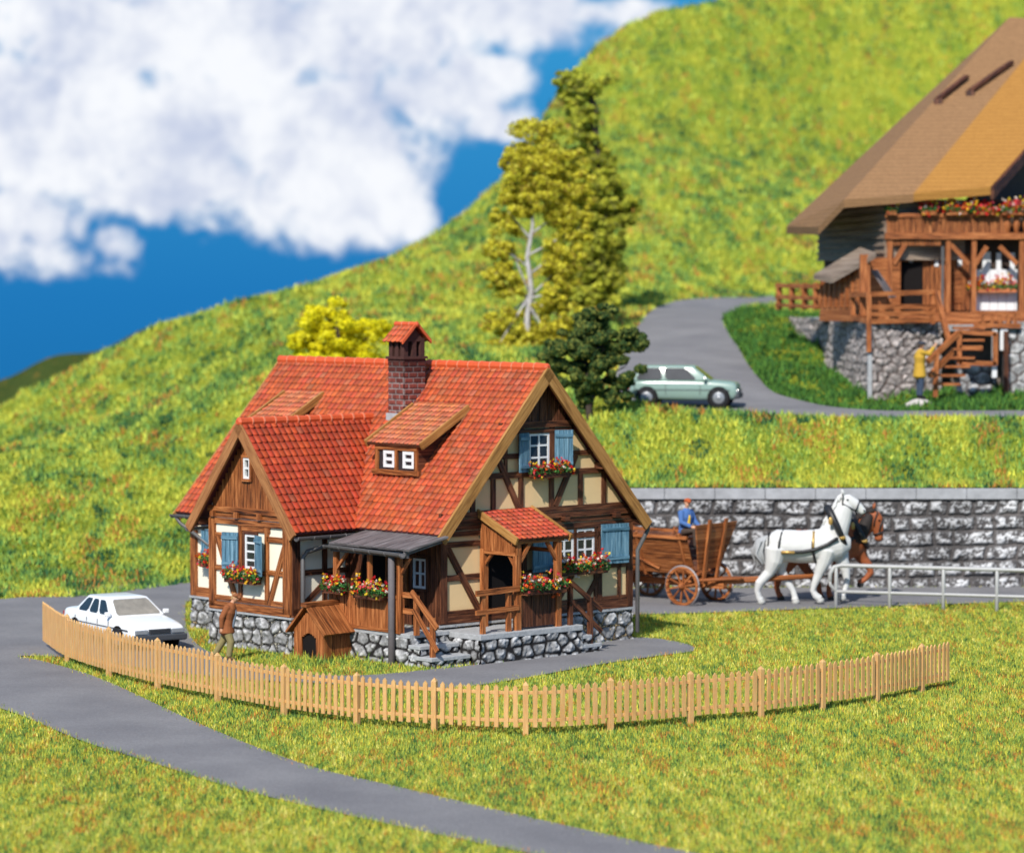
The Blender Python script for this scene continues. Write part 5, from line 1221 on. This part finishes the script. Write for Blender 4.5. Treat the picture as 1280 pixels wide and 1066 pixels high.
    band([(285, 578, -.41), (380, 580, -.44)], .042, br, 'brass_trim'); band([(540, 430, -.19), (532, 480, -.37), (528, 540, -.435)], .034, br, 'brass_trim')
    return t
WH = plain('white_coat', (.60, .60, .59), .6, .25, .16, 3, .35); BR = plain('chestnut_coat', (.30, .085, .03), .55, .3, .3, 3, .25)
GT = plain('grey_tail', (.36, .37, .38), .8, .2, .25, 12, .5); BK = plain('black_mane', (.03, .024, .022), .7, .2, .3, 12, .5); HF = plain('pale_hoof', (.42, .42, .40), .6); HD = plain('dark_hoof', (.03, .025, .022), .6)
hy = 93.05; hp = at(930+450/6.27, 758, hy)
PW = dict(neck=[(680, 490, .44), (715, 400, .40), (755, 310, .33), (785, 225, .27), (800, 185, .19)], head=[(778, 182, .18), (815, 182, .19), (870, 210, .165), (910, 245, .125), (935, 270, .105)],
     ear=(775, 135, -10, -48), eye=(806, 172), eyey=.135, nostril=(937, 258), tail=[(185, 470, .07), (130, 500, .14), (105, 590, .17), (140, 680, .09)], mane=[(640, 330), (700, 240), (745, 150), (790, 118)], collar=((722, 385), (70, 145)),
     bridle=[[(768, 118, .05), (770, 150, .15), (765, 205, .16), (800, 290, .10)], [(905, 185, .04), (885, 225, .125), (872, 260, .12), (885, 290, .05)], [(770, 205, .16), (830, 238, .14), (872, 262, .12)]],
     legs=[[(290, 560, .30), (285, 660, .24), (290, 745, .145), (335, 820, .12), (385, 895, .085), (400, 945, .085), (402, 968, .105)], [(240, 560, .30), (225, 660, .24), (190, 745, .145), (112, 830, .125), (98, 890, .085), (110, 940, .085), (125, 962, .105)],
           [(745, 560, .28), (775, 660, .19), (805, 750, .125), (812, 820, .085), (800, 880, .075), (780, 925, .09), (770, 940, .105)], [(640, 570, .28), (615, 670, .20), (580, 760, .13), (548, 840, .095), (535, 890, .08), (560, 930, .1), (590, 952, .105)]])
horse(TM(hp.x, hy, 0, 0), 'white draught horse in black harness nearer to the camera', WH, None, PW, WH, GT, HF)
PB = dict(maneside=[(735, 520, .20), (770, 460, .25), (805, 400, .23), (835, 340, .19), (858, 290, .13)], neck=[(680, 500, .44), (745, 450, .38), (810, 390, .31), (865, 330, .26), (895, 290, .2)], head=[(895, 280, .19), (915, 325, .225), (932, 390, .195), (940, 450, .145), (942, 490, .14)],
     ear=(893, 236, 14, -50), eye=(940, 330), eyey=.15, nostril=(965, 480), tail=[(185, 470, .07), (140, 500, .12), (125, 590, .13), (150, 680, .08)], mane=[(690, 360), (760, 300), (830, 250), (880, 225), (915, 215)], collar=((770, 420), (75, 140)),
     bridle=[[(900, 232, .06), (925, 265, .15), (900, 330, .17), (895, 375, .15)], [(985, 420, .05), (960, 432, .14), (915, 445, .14), (895, 455, .05)], [(975, 320, .06), (950, 370, .165), (940, 430, .14)]],
     legs=[[(290, 560, .30), (300, 660, .23), (330, 735, .14), (385, 800, .12), (440, 870, .085), (450, 930, .08), (455, 968, .1)], [(240, 560, .30), (210, 660, .23), (160, 745, .14), (95, 820, .12), (85, 890, .085), (100, 940, .08), (115, 965, .1)],
           [(770, 560, .27), (810, 660, .18), (870, 730, .12), (880, 775, .10), (835, 830, .075), (800, 850, .085), (785, 858, .1)], [(650, 570, .27), (610, 670, .19), (570, 760, .125), (540, 840, .09), (520, 900, .075), (525, 945, .085), (535, 965, .1)]])
bp = at(930+450/6.27+23, 752, hy+1.25); horse(TM(bp.x, hy+1.25, 0, 0, .955), 'chestnut horse with black mane beyond the white horse', BR, None, PB, BK, BK, HD)

# ================================================================ trees
def tree(name, label, cat, base, H, trunk_r, lumps, leaf, n, size, bark, seed, group=None, lean=(0, 0), branches=7, tb=.75):
    """lumps: (dx, dz fraction, rx, rz) about the trunk foot"""
    t = thing(name, label, cat, base, group); r = np.random.default_rng(seed); tr = MB(); top = Vector((lean[0], lean[1], H*tb))
    tr.tube([(0, 0, -.3), (lean[0]*.2-.05, 0, H*.12), (lean[0]*.2+.12, 0, H*.24), (lean[0]*.5-.08, 0, H*.38), (lean[0]*.5+.14, 0, H*.52), top], [trunk_r*1.2, trunk_r, trunk_r*.95, trunk_r*.8, trunk_r*.6, trunk_r*.25], 9); to = tr.build('trunk', bark, t)
    C = []; RR = []
    for (x, z, rx, rz) in lumps:
        k = max(10, int(rx*rz*42))
        c0 = Vector((x, 0, z))
        br = MB(); s0 = Vector((lean[0]*min(z/H, 1)*.6, 0, max(.2*H, z-rz*1.1))); s0.z = min(s0.z, H*tb); br.tube([s0, s0.lerp(c0, .55)+Vector((0, r.normal()*.15, .1)), c0+Vector((0, 0, rz*.2))], [trunk_r*.5, trunk_r*.33, trunk_r*.14], 6); br.build('limb', bark, to)
        for _ in range(k):
            d = r.normal(size=3); d /= np.linalg.norm(d); rad = r.random()**.4; C.append((x+d[0]*rx*rad*1.1, d[1]*rx*.9*rad, z+d[2]*rz*rad*1.1)); s = r.uniform(.15, .36)*min(1.1, .5+rx*.4); RR.append((s*1.15, s*1.15, s*.8))
    puff('crown', C, RR, n, size, leaf, t, seed+1, mtl=M_treeleaf); return t
YL = [(.72, .68, .06), (.80, .74, .07), (.86, .80, .12), (.60, .54, .05), (.34, .26, .04)]
YB = [(.92, .84, .02), (.95, .88, .05), (.85, .78, .02), (.60, .56, .02)]
DG = [(.05, .11, .035), (.09, .16, .045), (.19, .24, .06), (.03, .065, .022), (.30, .32, .07)]
birch = plain('pale_birch_bark', (.42, .40, .40), .8, .2, .75, 5, .5); dbark = plain('dark_bark', (.06, .045, .035), .9, .2, .4, 6, .6)
def gz_(px, py, D): p = at(px, py, D); return p
# bright yellow bush tree behind the roof
p = at(420, 410, 116); g0 = float(zB(p.x, 116)); hh = p.z-g0
tree('yellow_tree', 'bright lemon yellow round bushy tree behind the farmhouse roof', 'tree', (p.x, 116, g0), hh+1.4, .14, [(0, hh, 1.2, .95), (-1.0, hh-.6, .85, .8), (1.15, hh-.5, .9, .85), (.2, hh-1.2, 1.4, .8), (-.4, hh+.35, .5, .5)], YB, 20000, .07, dbark, 40)
def ptree(name, label, pxs, D, foot, leaf, n, size, bark, seed, tr, **k):
    f = at(foot[0], foot[1], D); g0 = float(zB(f.x, D)); sc = D/FPX; L = [((px-foot[0])*sc, at(px, py, D).z-g0, rx*sc, rz*sc) for px, py, rx, rz in pxs]; H = max(l[1]+l[3] for l in L)
    return tree(name, label, 'tree', (f.x, D, g0), H, tr, L, leaf, n, size, bark, seed, lean=(k.get('lx', 0), 0), tb=k.get('tb', .8))
ptree('olive_tree', 'tall loose olive green tree on the hill behind the birch', [(732, 110, 34, 20), (722, 160, 26, 24), (738, 205, 30, 30), (765, 262, 28, 26), (720, 255, 30, 34), (745, 320, 32, 30), (785, 262, 14, 18), (735, 370, 30, 26), (700, 200, 22, 20), (745, 230, 34, 40), (750, 290, 34, 40), (730, 140, 20, 26), (705, 100, 14, 10), (760, 340, 24, 24), (742, 385, 34, 22), (720, 325, 30, 40)],
      139, (745, 410), [(.60, .62, .07), (.68, .66, .08), (.48, .52, .07), (.24, .24, .05)], 40000, .10, dbark, 50, .2, tb=.85)
ptree('birch_tree', 'tall yellow-leaved birch with bare pale trunk showing through', [(668, 165, 34, 22), (700, 205, 30, 26), (655, 205, 26, 24), (680, 245, 38, 24), (636, 270, 24, 24), (705, 268, 26, 24), (620, 310, 16, 22), (706, 315, 24, 26), (632, 352, 24, 24), (690, 372, 24, 22), (628, 405, 24, 24), (672, 412, 34, 28), (706, 405, 24, 30), (650, 445, 38, 22), (648, 240, 24, 26), (640, 195, 18, 18), (618, 345, 14, 24), (700, 340, 28, 30), (725, 240, 20, 24), (725, 290, 18, 26), (668, 225, 40, 40), (620, 440, 18, 18), (690, 440, 30, 22), (640, 320, 12, 40)],
      127, (660, 470), YL, 46000, .075, birch, 60, .115, lx=0.1, tb=.8)
ptree('dark_bushy_tree', 'dark green bushy tree beside the pale green hatchback', [(742, 392, 26, 16), (735, 420, 30, 20), (770, 430, 30, 20), (712, 440, 26, 20), (700, 465, 20, 18), (745, 460, 34, 22), (782, 462, 18, 20), (725, 492, 26, 16), (762, 488, 24, 14), (790, 425, 14, 12), (690, 440, 14, 14)],
      104.5, (738, 522), DG, 52000, .06, dbark, 70, .11, tb=.7)
# ================================================================ chalet on the right
def chalet():
    D = 114.; root_p = at(1180, 490, D); gz0 = float(zB(root_p.x, 112)); t = thing('chalet', 'large brown wooden chalet with shingled roof, balcony and rubble stone basement', 'house', (root_p.x, D, gz0)); O = MW[t.name].to_translation()
    X = lambda px, d=D: at(px, 500, d).x; Z = lambda py, d=D: at(1100, py, d).z
    def B(name, mt, fn, par=t): m = MB(); fn(m); return m.build(name, mt, par, world=False)
    def L(p): return Vector(p)-O
    A = lambda px, py, d=D: at(px, py, d)-O
    # roof planes
    shing = mat('roof_shingle', lambda tt, b: shingle(tt, b, (.15, .08, .038), (.40, .225, .105))); shing_orange = mat('roof_shingle_orange', lambda tt, b: shingle(tt, b, (.26, .115, .025), (.50, .25, .06)))
    e1, e2, r2, r1 = A(1055, 250, 113.0), A(1238, 235, 113.0), A(1420, 30, 127), A(1262, 22, 129)
    k1 = A(1142, 243, 113.0); kt = r1.lerp(r2, .38)
    tip, tip2 = A(983, 283, 121), A(1023, 284, 114.5)
    th = Vector((0, 0, -.28)); nr_ = (e2-e1).cross(r1-e1)
    def roofpt(a, b): dd = Vector(ray(a, b)); c0_ = Vector((0, 0, CH))-O; return c0_+dd*((e1-c0_).dot(nr_)/dd.dot(nr_))
    rf = B('roof', shing, lambda m: m.prism([e1, k1, kt, r1], th))
    B('roof', shing_orange, lambda m: m.prism([k1+Vector((0, -.03, .03)), e2+Vector((0, -.03, .03)), r2+Vector((0, -.03, .03)), kt+Vector((0, -.03, .03))], th))  # right part of the same roof plane in a more orange colour
    B('hip_roof', shing, lambda m: (m.prism([tip, tip2, e1, r1], th)))
    B('roof_rear', shing, lambda m: m.prism([r1, r2, A(1700, 260, 146), A(1330, 260, 146)], th))
    B('verge_board', M_wdark, lambda m: m.hexa(e2+Vector((0, -.02, -.4)), r2-e2, (.12, 0, 0), (0, 0, .42)))
    for px, py, qx, qy in ((1172, 128, 1208, 100), (1212, 118, 1264, 82)):
        fr_ = roofpt
        p0, p1 = fr_(px, py), fr_(qx, qy)
        m = MB(); m.beam(p0+Vector((0, -.1, .12)), p1+Vector((0, -.1, .12)), .2, .12); m.beam(p0+Vector((0, -.25, -.5)), p0+Vector((0, -.1, .12)), .32, .14); m.build('roof_vent', M_wdark, rf)
    # body
    xa, xb = X(1105), X(1330); zt, zb = Z(262), Z(395)
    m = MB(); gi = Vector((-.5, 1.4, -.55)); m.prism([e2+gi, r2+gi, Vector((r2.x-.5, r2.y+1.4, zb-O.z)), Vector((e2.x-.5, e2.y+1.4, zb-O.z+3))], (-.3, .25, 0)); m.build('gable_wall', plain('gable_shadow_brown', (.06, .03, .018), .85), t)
    def loc(x0, x1, y0, y1, z0, z1): return lambda m: m.bx(x0-O.x, x1-O.x, y0-O.y, y1-O.y, z0-O.z, z1-O.z)
    B('wall', M_wood, loc(xa, xb, D+.3, D+9, zb-.6, zt+.35))
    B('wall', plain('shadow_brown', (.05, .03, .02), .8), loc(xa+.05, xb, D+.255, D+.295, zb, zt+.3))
    fr = F((0-O.x, D+.25-O.y, -O.z), (1, 0, 0), (0, -1, 0))
    def boards(name, x0, x1, z0, z1, w, mt, c=.04, gap=.02, f=fr):
        m = MB(); x = x0
        while x < x1-.02: m.box(f, x, min(x+w-gap, x1), z0, z1, 0, c+random.random()*.02); x += w
        return m.build(name, mt, t)
    boards('wall_boarding', X(1107), X(1212), Z(388), Z(318), .16, M_wood)
    B('doorway', M_black, lambda m: m.box(fr, X(1112), X(1153), Z(392), Z(328), .05, .11))
    for px in (1136, 1168, 1197): B('window', M_white, lambda m: m.box(fr, X(px), X(px+5), Z(333), Z(316), .05, .10))
    B('louvre_shutter', M_wood2, lambda m: [m.box(fr, X(1190), X(1202), Z(378)+i*.1, Z(378)+i*.1+.07, .06, .12) for i in range(11)])
    boards('white_door', X(1216), X(1271), Z(389), Z(337), .30, M_white, .1, .015); boards('white_door', X(1228), X(1238), Z(337), Z(315), .3, M_white, .1)
    for px in (1245, 1262): B('window', M_white, lambda m: m.box(fr, X(px), X(px+6), Z(337), Z(316), .05, .1))
    fp = F((-O.x, D-.5-O.y, -O.z), (1, 0, 0), (0, -1, 0)); D2 = D-.5; X2 = lambda p: X(p, D2); Z2 = lambda p: Z(p, D2)
    for px in (1108, 1181, 1213, 1273): B('post', M_wood2, lambda m: m.box(fp, X2(px), X2(px+6), Z2(395), Z2(300), -.1, .08))
    for px in (1178,): B('downpipe', M_pipe, lambda m: m.box(fp, X2(px-3), X2(px), Z2(395), Z2(308), .09, .16))
    m = MB()
    for p0, p1 in (((1187, 306), (1210, 330)), ((1218, 330), (1232, 308)), ((1248, 308), (1270, 330)), ((1116, 330), (1130, 306))): m.beam2(fp, (X2(p0[0]), Z2(p0[1])), (X2(p1[0]), Z2(p1[1])), .16, -.05, .06)
    m.build('brace', M_wood2, t)
    # balcony
    B('balcony_floor', M_wood2, lambda m: (m.box(fp, X2(1105), X2(1330), Z2(299), Z2(291), -.74, .16)))
    boards('balcony_parapet', X2(1107), X2(1255), Z2(291), Z2(270), .115, M_wood, .05, .02, fp)
    B('balcony_rail', M_wood2, lambda m: (m.box(fp, X2(1105), X2(1330), Z2(272), Z2(267), -.05, .12)))
    for px in (1258, 1269, 1281, 1292): B('baluster', M_wood2, lambda m: m.tube([fp.p(X2(px), Z2(291), 0), fp.p(X2(px), Z2(281), 0), fp.p(X2(px), Z2(270), 0)], [.07, .14, .07], 8))
    boards('lattice', X2(1107), X2(1175), Z2(307), Z2(299), .13, M_wood, .04, .03, fp)
    B('sill_beam', M_wood2, lambda m: m.box(fp, X2(1105), X2(1330), Z2(402), Z2(390), -.7, .1))
    # receding left wing
    q0, q1 = A(1106, 325, 113.6), A(1023, 325, 121); q0b, q1b = A(1106, 250, 113.6), A(1023, 262, 121)
    wn = (q1-q0).normalized(); back = Vector((wn.y, -wn.x, 0)); back = -back if back.y < 0 else back
    B('upper_wing', wood('weathered_brown_wood', (.08, .055, .04), (.26, .19, .14), (.45, .36, .28)), lambda m: (m.prism([q0, q1, q1b, q0b], back*5)))
    m = MB()
    for i in range(8): a = q0.lerp(q0b, i/8)-back*.06; b_ = q1.lerp(q1b, i/8)-back*.06; m.beam(a, b_, .04, .07)
    m.build('wing_boarding', MATS['weathered_brown_wood'], t)
    l0, l1 = A(1104, 385, 114.2), A(1030, 385, 120.5); l0b, l1b = A(1104, 322, 114.2), A(1030, 325, 120.5)
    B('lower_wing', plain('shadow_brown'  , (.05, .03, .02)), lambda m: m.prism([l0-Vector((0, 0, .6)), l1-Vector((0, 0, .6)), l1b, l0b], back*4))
    # little shed with sloping roof
    s0 = A(1024, 384, 117); s1 = A(1072, 384, 113.2)
    B('shed_wall', M_wood2, lambda m: m.prism([s0-Vector((0, 0, .5)), s1-Vector((0, 0, .5)), A(1072, 322, 113.2), A(1028, 343, 117)], back*1.6))
    m = MB(); 
    for i in range(7): a = s0.lerp(s1, i/7+.02); c_ = A(1028, 343, 117).lerp(A(1072, 322, 113.2), i/7+.02); m.beam(a-back*.04, c_-back*.04, .12, .05, back)
    m.build('shed_boarding', M_wood2, t)
    B('shed_roof', MATS['weathered_brown_wood'], lambda m: m.prism([A(1017, 343, 116.6), A(1040, 348, 114.6), A(1095, 316, 111.4), A(1075, 309, 114)], (0, 0, -.18)))
    B('shed_post', M_wood2, lambda m: m.beam(A(1081, 395, 112.2), A(1081, 318, 112.2), .35, .3, (0, 1, 0)))
    B('ramp_board', M_grey, lambda m: m.beam(A(1093, 338, 112.6), A(1116, 372, 112.2), .4, .08))
    # stone terrace basement
    def rub(name, pA, pB, z0a, z1a, z0b, z1b, seed):
        pA, pB = Vector(pA), Vector(pB); L_ = (pB-pA).length; d = (pB-pA).normalized(); n = Vector((d.y, -d.x, 0)); n = -n if n.y > 0 else n; f_ = F(pA, (d.x, d.y, 0), n)
        return relief(name, f_, 0, L_, z0a, z1a, t, seed, .31, .05, .08, .36, jc=(.10, .075, .065), gap=.025, squash=1.9, tint=(1.12, .98, .92))
    cA = L((X(1087, 111.2), 111.2, O.z)); cL = L((X(985, 131), 131, O.z)); cR = L((X(1176, 112.6), 112.6, O.z)); zT = Z(404, 111.2)-O.z; zB0 = -.6
    rub('rubble_wall', cA, cL, zB0, zT, 0, 0, 81); rub('rubble_wall', cA, cR, zB0, zT, 0, 0, 82)
    B('quoin', M_slab, lambda m: m.bx(cA.x-.07, cA.x+.07, cA.y-.07, cA.y+.1, zB0, zT))
    B('terrace', M_slab, lambda m: m.prism([Vector((p.x, p.y, zT-.05)) for p in (cL, cA, cR, L((X(1330), D+.7, O.z)), L((X(1200), 131, O.z)))], (0, 0, -.25)))
    m_r = [(1196, 452, 1244, 490, 113), (1258, 402, 1300, 505, 112.6)]
    for i, (x0, y0, x1, y1, d) in enumerate(m_r): f_ = F(L((0, d, O.z)), (1, 0, 0), (0, -1, 0)); relief('rubble_wall', f_, X(x0, d), X(x1, d), Z(y1, d)-O.z-.3, Z(y0, d)-O.z, t, 90+i, .4, .05, .09, .36, jc=(.08, .06, .055)); B('core', M_slab, lambda m: m.box(f_, X(x0, d), X(x1, d), Z(y1, d)-O.z-.3, Z(y0, d)-O.z-.01, -.9, -.02))
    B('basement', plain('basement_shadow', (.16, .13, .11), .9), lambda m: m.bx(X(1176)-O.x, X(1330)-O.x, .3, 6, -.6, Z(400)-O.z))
    B('white_post', M_white, lambda m: m.bx(X(1240, 112.4)-O.x, X(1246, 112.4)-O.x, -1.6, -1.4, Z(472, 112.4)-O.z, Z(404, 112.4)-O.z)); B('white_post', M_white, lambda m: m.bx(X(1250, 112.4)-O.x, X(1259, 112.4)-O.x, -1.6, -1.4, Z(438, 112.4)-O.z, Z(404, 112.4)-O.z))
    B('support_post', M_wdark, lambda m: m.bx(X(1254, 112.3)-O.x, X(1260, 112.3)-O.x, -1.8, -1.65, -.5, Z(414, 112.3)-O.z))
    B('porch_slats', M_wood2, lambda m: [m.box(F(L((0, 112.4, O.z)), (1, 0, 0), (0, -1, 0)), X(1216, 112.4), X(1275, 112.4), Z(b_, 112.4)-O.z, Z(a_, 112.4)-O.z, 0, .08) for a_, b_ in ((388, 394), (404, 410))]+[m.box(F(L((0, 112.4, O.z)), (1, 0, 0), (0, -1, 0)), X(p_, 112.4), X(p_+4, 112.4), Z(406, 112.4)-O.z, Z(392, 112.4)-O.z, 0, .06) for p_ in (1226, 1237, 1247, 1257, 1266)])
    B('entrance_floor', M_slab, lambda m: m.bx(X(1214, 112.6)-O.x, X(1300, 112.6)-O.x, -1.5, 1, Z(412, 112.4)-O.z, Z(408, 112.4)-O.z))
    # terrace railing, stair rails, landing
    d = 111.1
    def rl(name, bars, mt=M_wood2, w=.16): m = MB(); [m.beam(A(*a), A(*b), w, w, (0, 1, 0) if abs(a[0]-b[0]) < 4 else (0, 0, 1)) for a, b in bars]; return m.build(name, mt, t)
    rl('terrace_railing', [((1066, 368, 113), (1066, 398, 113)), ((1086, 366, d), (1086, 440, d)), ((1166, 364, 112), (1166, 405, 112)), ((1064, 369, 113), (1086, 368, d)), ((1086, 368, d), (1168, 365, 112)), ((1086, 384, d), (1168, 383, 112)), ((1086, 393, d), (1168, 391, 112)), ((1066, 396, 113), (1086, 402, d)), ((1086, 402, d), (1166, 400, 112))])
    rl('stair_railing', [((1170, 365, 111.9), (1186, 425, 110.6)), ((1160, 452, 109.6), (1199, 415, 110.4)), ((1171, 440, 109.8), (1169, 496, 109.8)), ((1199, 415, 110.4), (1245, 417, 110.4)), ((1199, 453, 110.4), (1245, 455, 110.4)), ((1199, 415, 110.4), (1199, 455, 110.4)), ((1244, 416, 110.4), (1244, 456, 110.4)), ((1199, 435, 110.4), (1228, 435, 110.4)), ((1162, 470, 109.6), (1190, 440, 110.4))])
    m = MB()
    for i in range(6): a = A(1168+i*6, 480-i*11, 109.9+.1*i); m.bx(a.x, a.x+.9, a.y, a.y+.6, a.z-.05, a.z+.03)
    m.build('stair', M_wood2, t); m = MB()
    for i in range(4): a = A(1176+i*8, 398+i*6, 111.6-.2*i); m.bx(a.x, a.x+1.1, a.y, a.y+.4, a.z-.05, a.z+.04)
    m.build('stair', M_wood2, t)
    # back yard fence
    m = MB()
    for px in (974, 990, 1006, 1020): m.beam(A(px, 387, 124-(px-974)*.1), A(px, 354, 124-(px-974)*.1), .22, .22, (0, 1, 0))
    m.beam(A(972, 357, 124.2), A(1024, 358, 119), .2, .16); m.beam(A(972, 371, 124.2), A(1024, 373, 119), .2, .16); m.beam(A(972, 381, 124.2), A(1024, 384, 119), .2, .12)
    f = m.build('yard_fence', M_wood2, None, world=False); f.location = O; tag(f, 'short brown timber yard fence left of the chalet', 'fence')
    # flowers
    fg = 'flower boxes on the chalet balcony'
    for i, (p0, p1, dns) in enumerate(((1106, 1122, .6), (1150, 1172, .6), (1180, 1212, 1), (1214, 1246, 1), (1250, 1290, 1))):
        c_ = at((p0+p1)/2, 266, D2-.18); lbl = ['leafy green flower box at the far left end of the chalet balcony', 'dark green flower box left of the red blooms on the chalet balcony', 'orange and red flower box on the left half of the chalet balcony', 'red and orange flower box in the middle of the chalet balcony', 'red and yellow flower box above the turned balusters of the chalet'][i]
        flower_box(TM(c_.x, c_.y, c_.z-.08, 0), (p1-p0)*D2/FPX, lbl, 100+i, h=.8, group=fg, trough=M_wood2, fs=.08, wd=.14, dense=dns*1.3)
    c_ = at(1241, 362, D-.1); flower_box(TM(c_.x, c_.y, c_.z-.1, 0), 1.75, 'terracotta flower box with orange blooms on the white chalet door', 120, h=.7, group=None, trough=plain('terracotta', (.5, .16, .06), .8), fs=.07, wd=.16)
def shingle(t, b, c0, c1):
    g = geo_co(t); sep = t.new('ShaderNodeSeparateXYZ'); t.l.new(g, sep.inputs[0]); n = t.noise(g, 2.2, 4, .6); n2 = t.noise(t.mapping(g, (9, 2, 14)), 1, 3, .7)
    w = t.math('FRACT', t.math('MULTIPLY', t.math('ADD', sep.outputs[2], t.math('MULTIPLY', n.outputs[0], .05)), 6.5))
    c = t.mix(t.math('ADD', t.math('MULTIPLY', n2.outputs[0], .8), t.math('MULTIPLY', n.outputs[0], .2)), c0, c1); c = t.mix(t.math('MULTIPLY', t.sstep(w, .7, .95), .35), c, tuple(x*.3 for x in c0)); t.setin(b.inputs['Base Color'], c)
    b.inputs['Roughness'].default_value = .85; b.inputs['Specular IOR Level'].default_value = .15; bumpn(t, b, t.math('ADD', w, n2.outputs[0]), .5, .05)
chalet()
# rock and the man in the yellow coat
rx = at(1150, 506, 108.6)
def rock():
    t = thing('rock', 'small pale rock under the man in the yellow coat', 'rock', (rx.x, rx.y, rx.z)); m = MB(); m.ball((0, 0, 0), (.42, .3, .22), 16, 10); m.ball((-.28, -.05, -.06), (.3, .25, .17), 12, 8)
    o = remesh(m.build('stone', plain('pale_rock', (.50, .46, .43), .9, .2, .3, 4, .8, bdist=.06), t), .05, 1)
rock()
J3 = dict(pelvis=(0, 0, .90), chest=(.0, 0, 1.27), neck=(.02, 0, 1.50), head=(.05, 0, 1.63), face=(1, .3, .1), shL=(0, .18, 1.43), shR=(0, -.18, 1.43), elL=(.16, .22, 1.30), elR=(.24, -.17, 1.36), wrL=(.32, .10, 1.45), wrR=(.42, -.10, 1.58),
          hipL=(0, .09, .88), hipR=(0, -.09, .88), knL=(.02, .1, .48), knR=(.02, -.1, .48), anL=(0, .1, .09), anR=(0, -.1, .09), toL=(.15, .11, .04), toR=(.15, -.11, .04))
human(TM(rx.x-.02, rx.y, rx.z+.20, R(10)) @ Matrix.Scale(1.12, 4), 'man in mustard yellow coat and dark cap raising one arm on the rock', J3,
      dict(jacket=cloth('mustard_coat', (.50, .30, .04)), trousers=cloth('navy_trousers', (.05, .07, .11)), shoes=cloth('black_shoes', (.02, .02, .02)), cap=cloth('navy_cap', (.04, .05, .07)), hair=cloth('dark_hair', (.06, .04, .03)), jl=.22))
# weeds along the porch steps and kennel
def tufts():
    r = np.random.default_rng(77); X = []; Y = []
    for px, py, s_, n in ((400, 824, 1.0, 500), (470, 822, .9, 400), (330, 806, .8, 350), (490, 826, .3, 120), (1112, 757, .2, 60), (1179, 757, .2, 60), (1246, 758, .2, 60), (1046, 757, .2, 60), (1060, 815, .5, 200), (800, 775, .4, 160), (285, 826, .4, 150)):
        c = G(px, py); X.append(c[0]+r.normal(size=n)*s_*.45); Y.append(c[1]+r.normal(size=n)*s_*.35)
    X = np.concatenate(X); Y = np.concatenate(Y); ok = ~inpoly(X, Y, roadW); X, Y = X[ok], Y[ok]
    tag(blades('grass_tufts', X, Y, X*0-.02, .2, .035, [2, 4, 3, 1, 2, .5, 3, 0], 78), 'taller loose grass tufts by the kennel and posts', 'grass', kind='stuff')
    xx = r.uniform(-3.2, 26, 9000); yy = YW+.5+np.abs(r.normal(size=9000))*.28-.32*(fbm(xx*1.5, xx*0, 3) > .5); zz = zfoot(xx)-.02
    tag(blades('coping_grass', xx, yy, zz, .17, .05, [5, 4, 3, 1, 3, 1, 3, 0], 79), 'ragged grass growing over the back of the wall coping', 'grass', kind='stuff')
tufts()
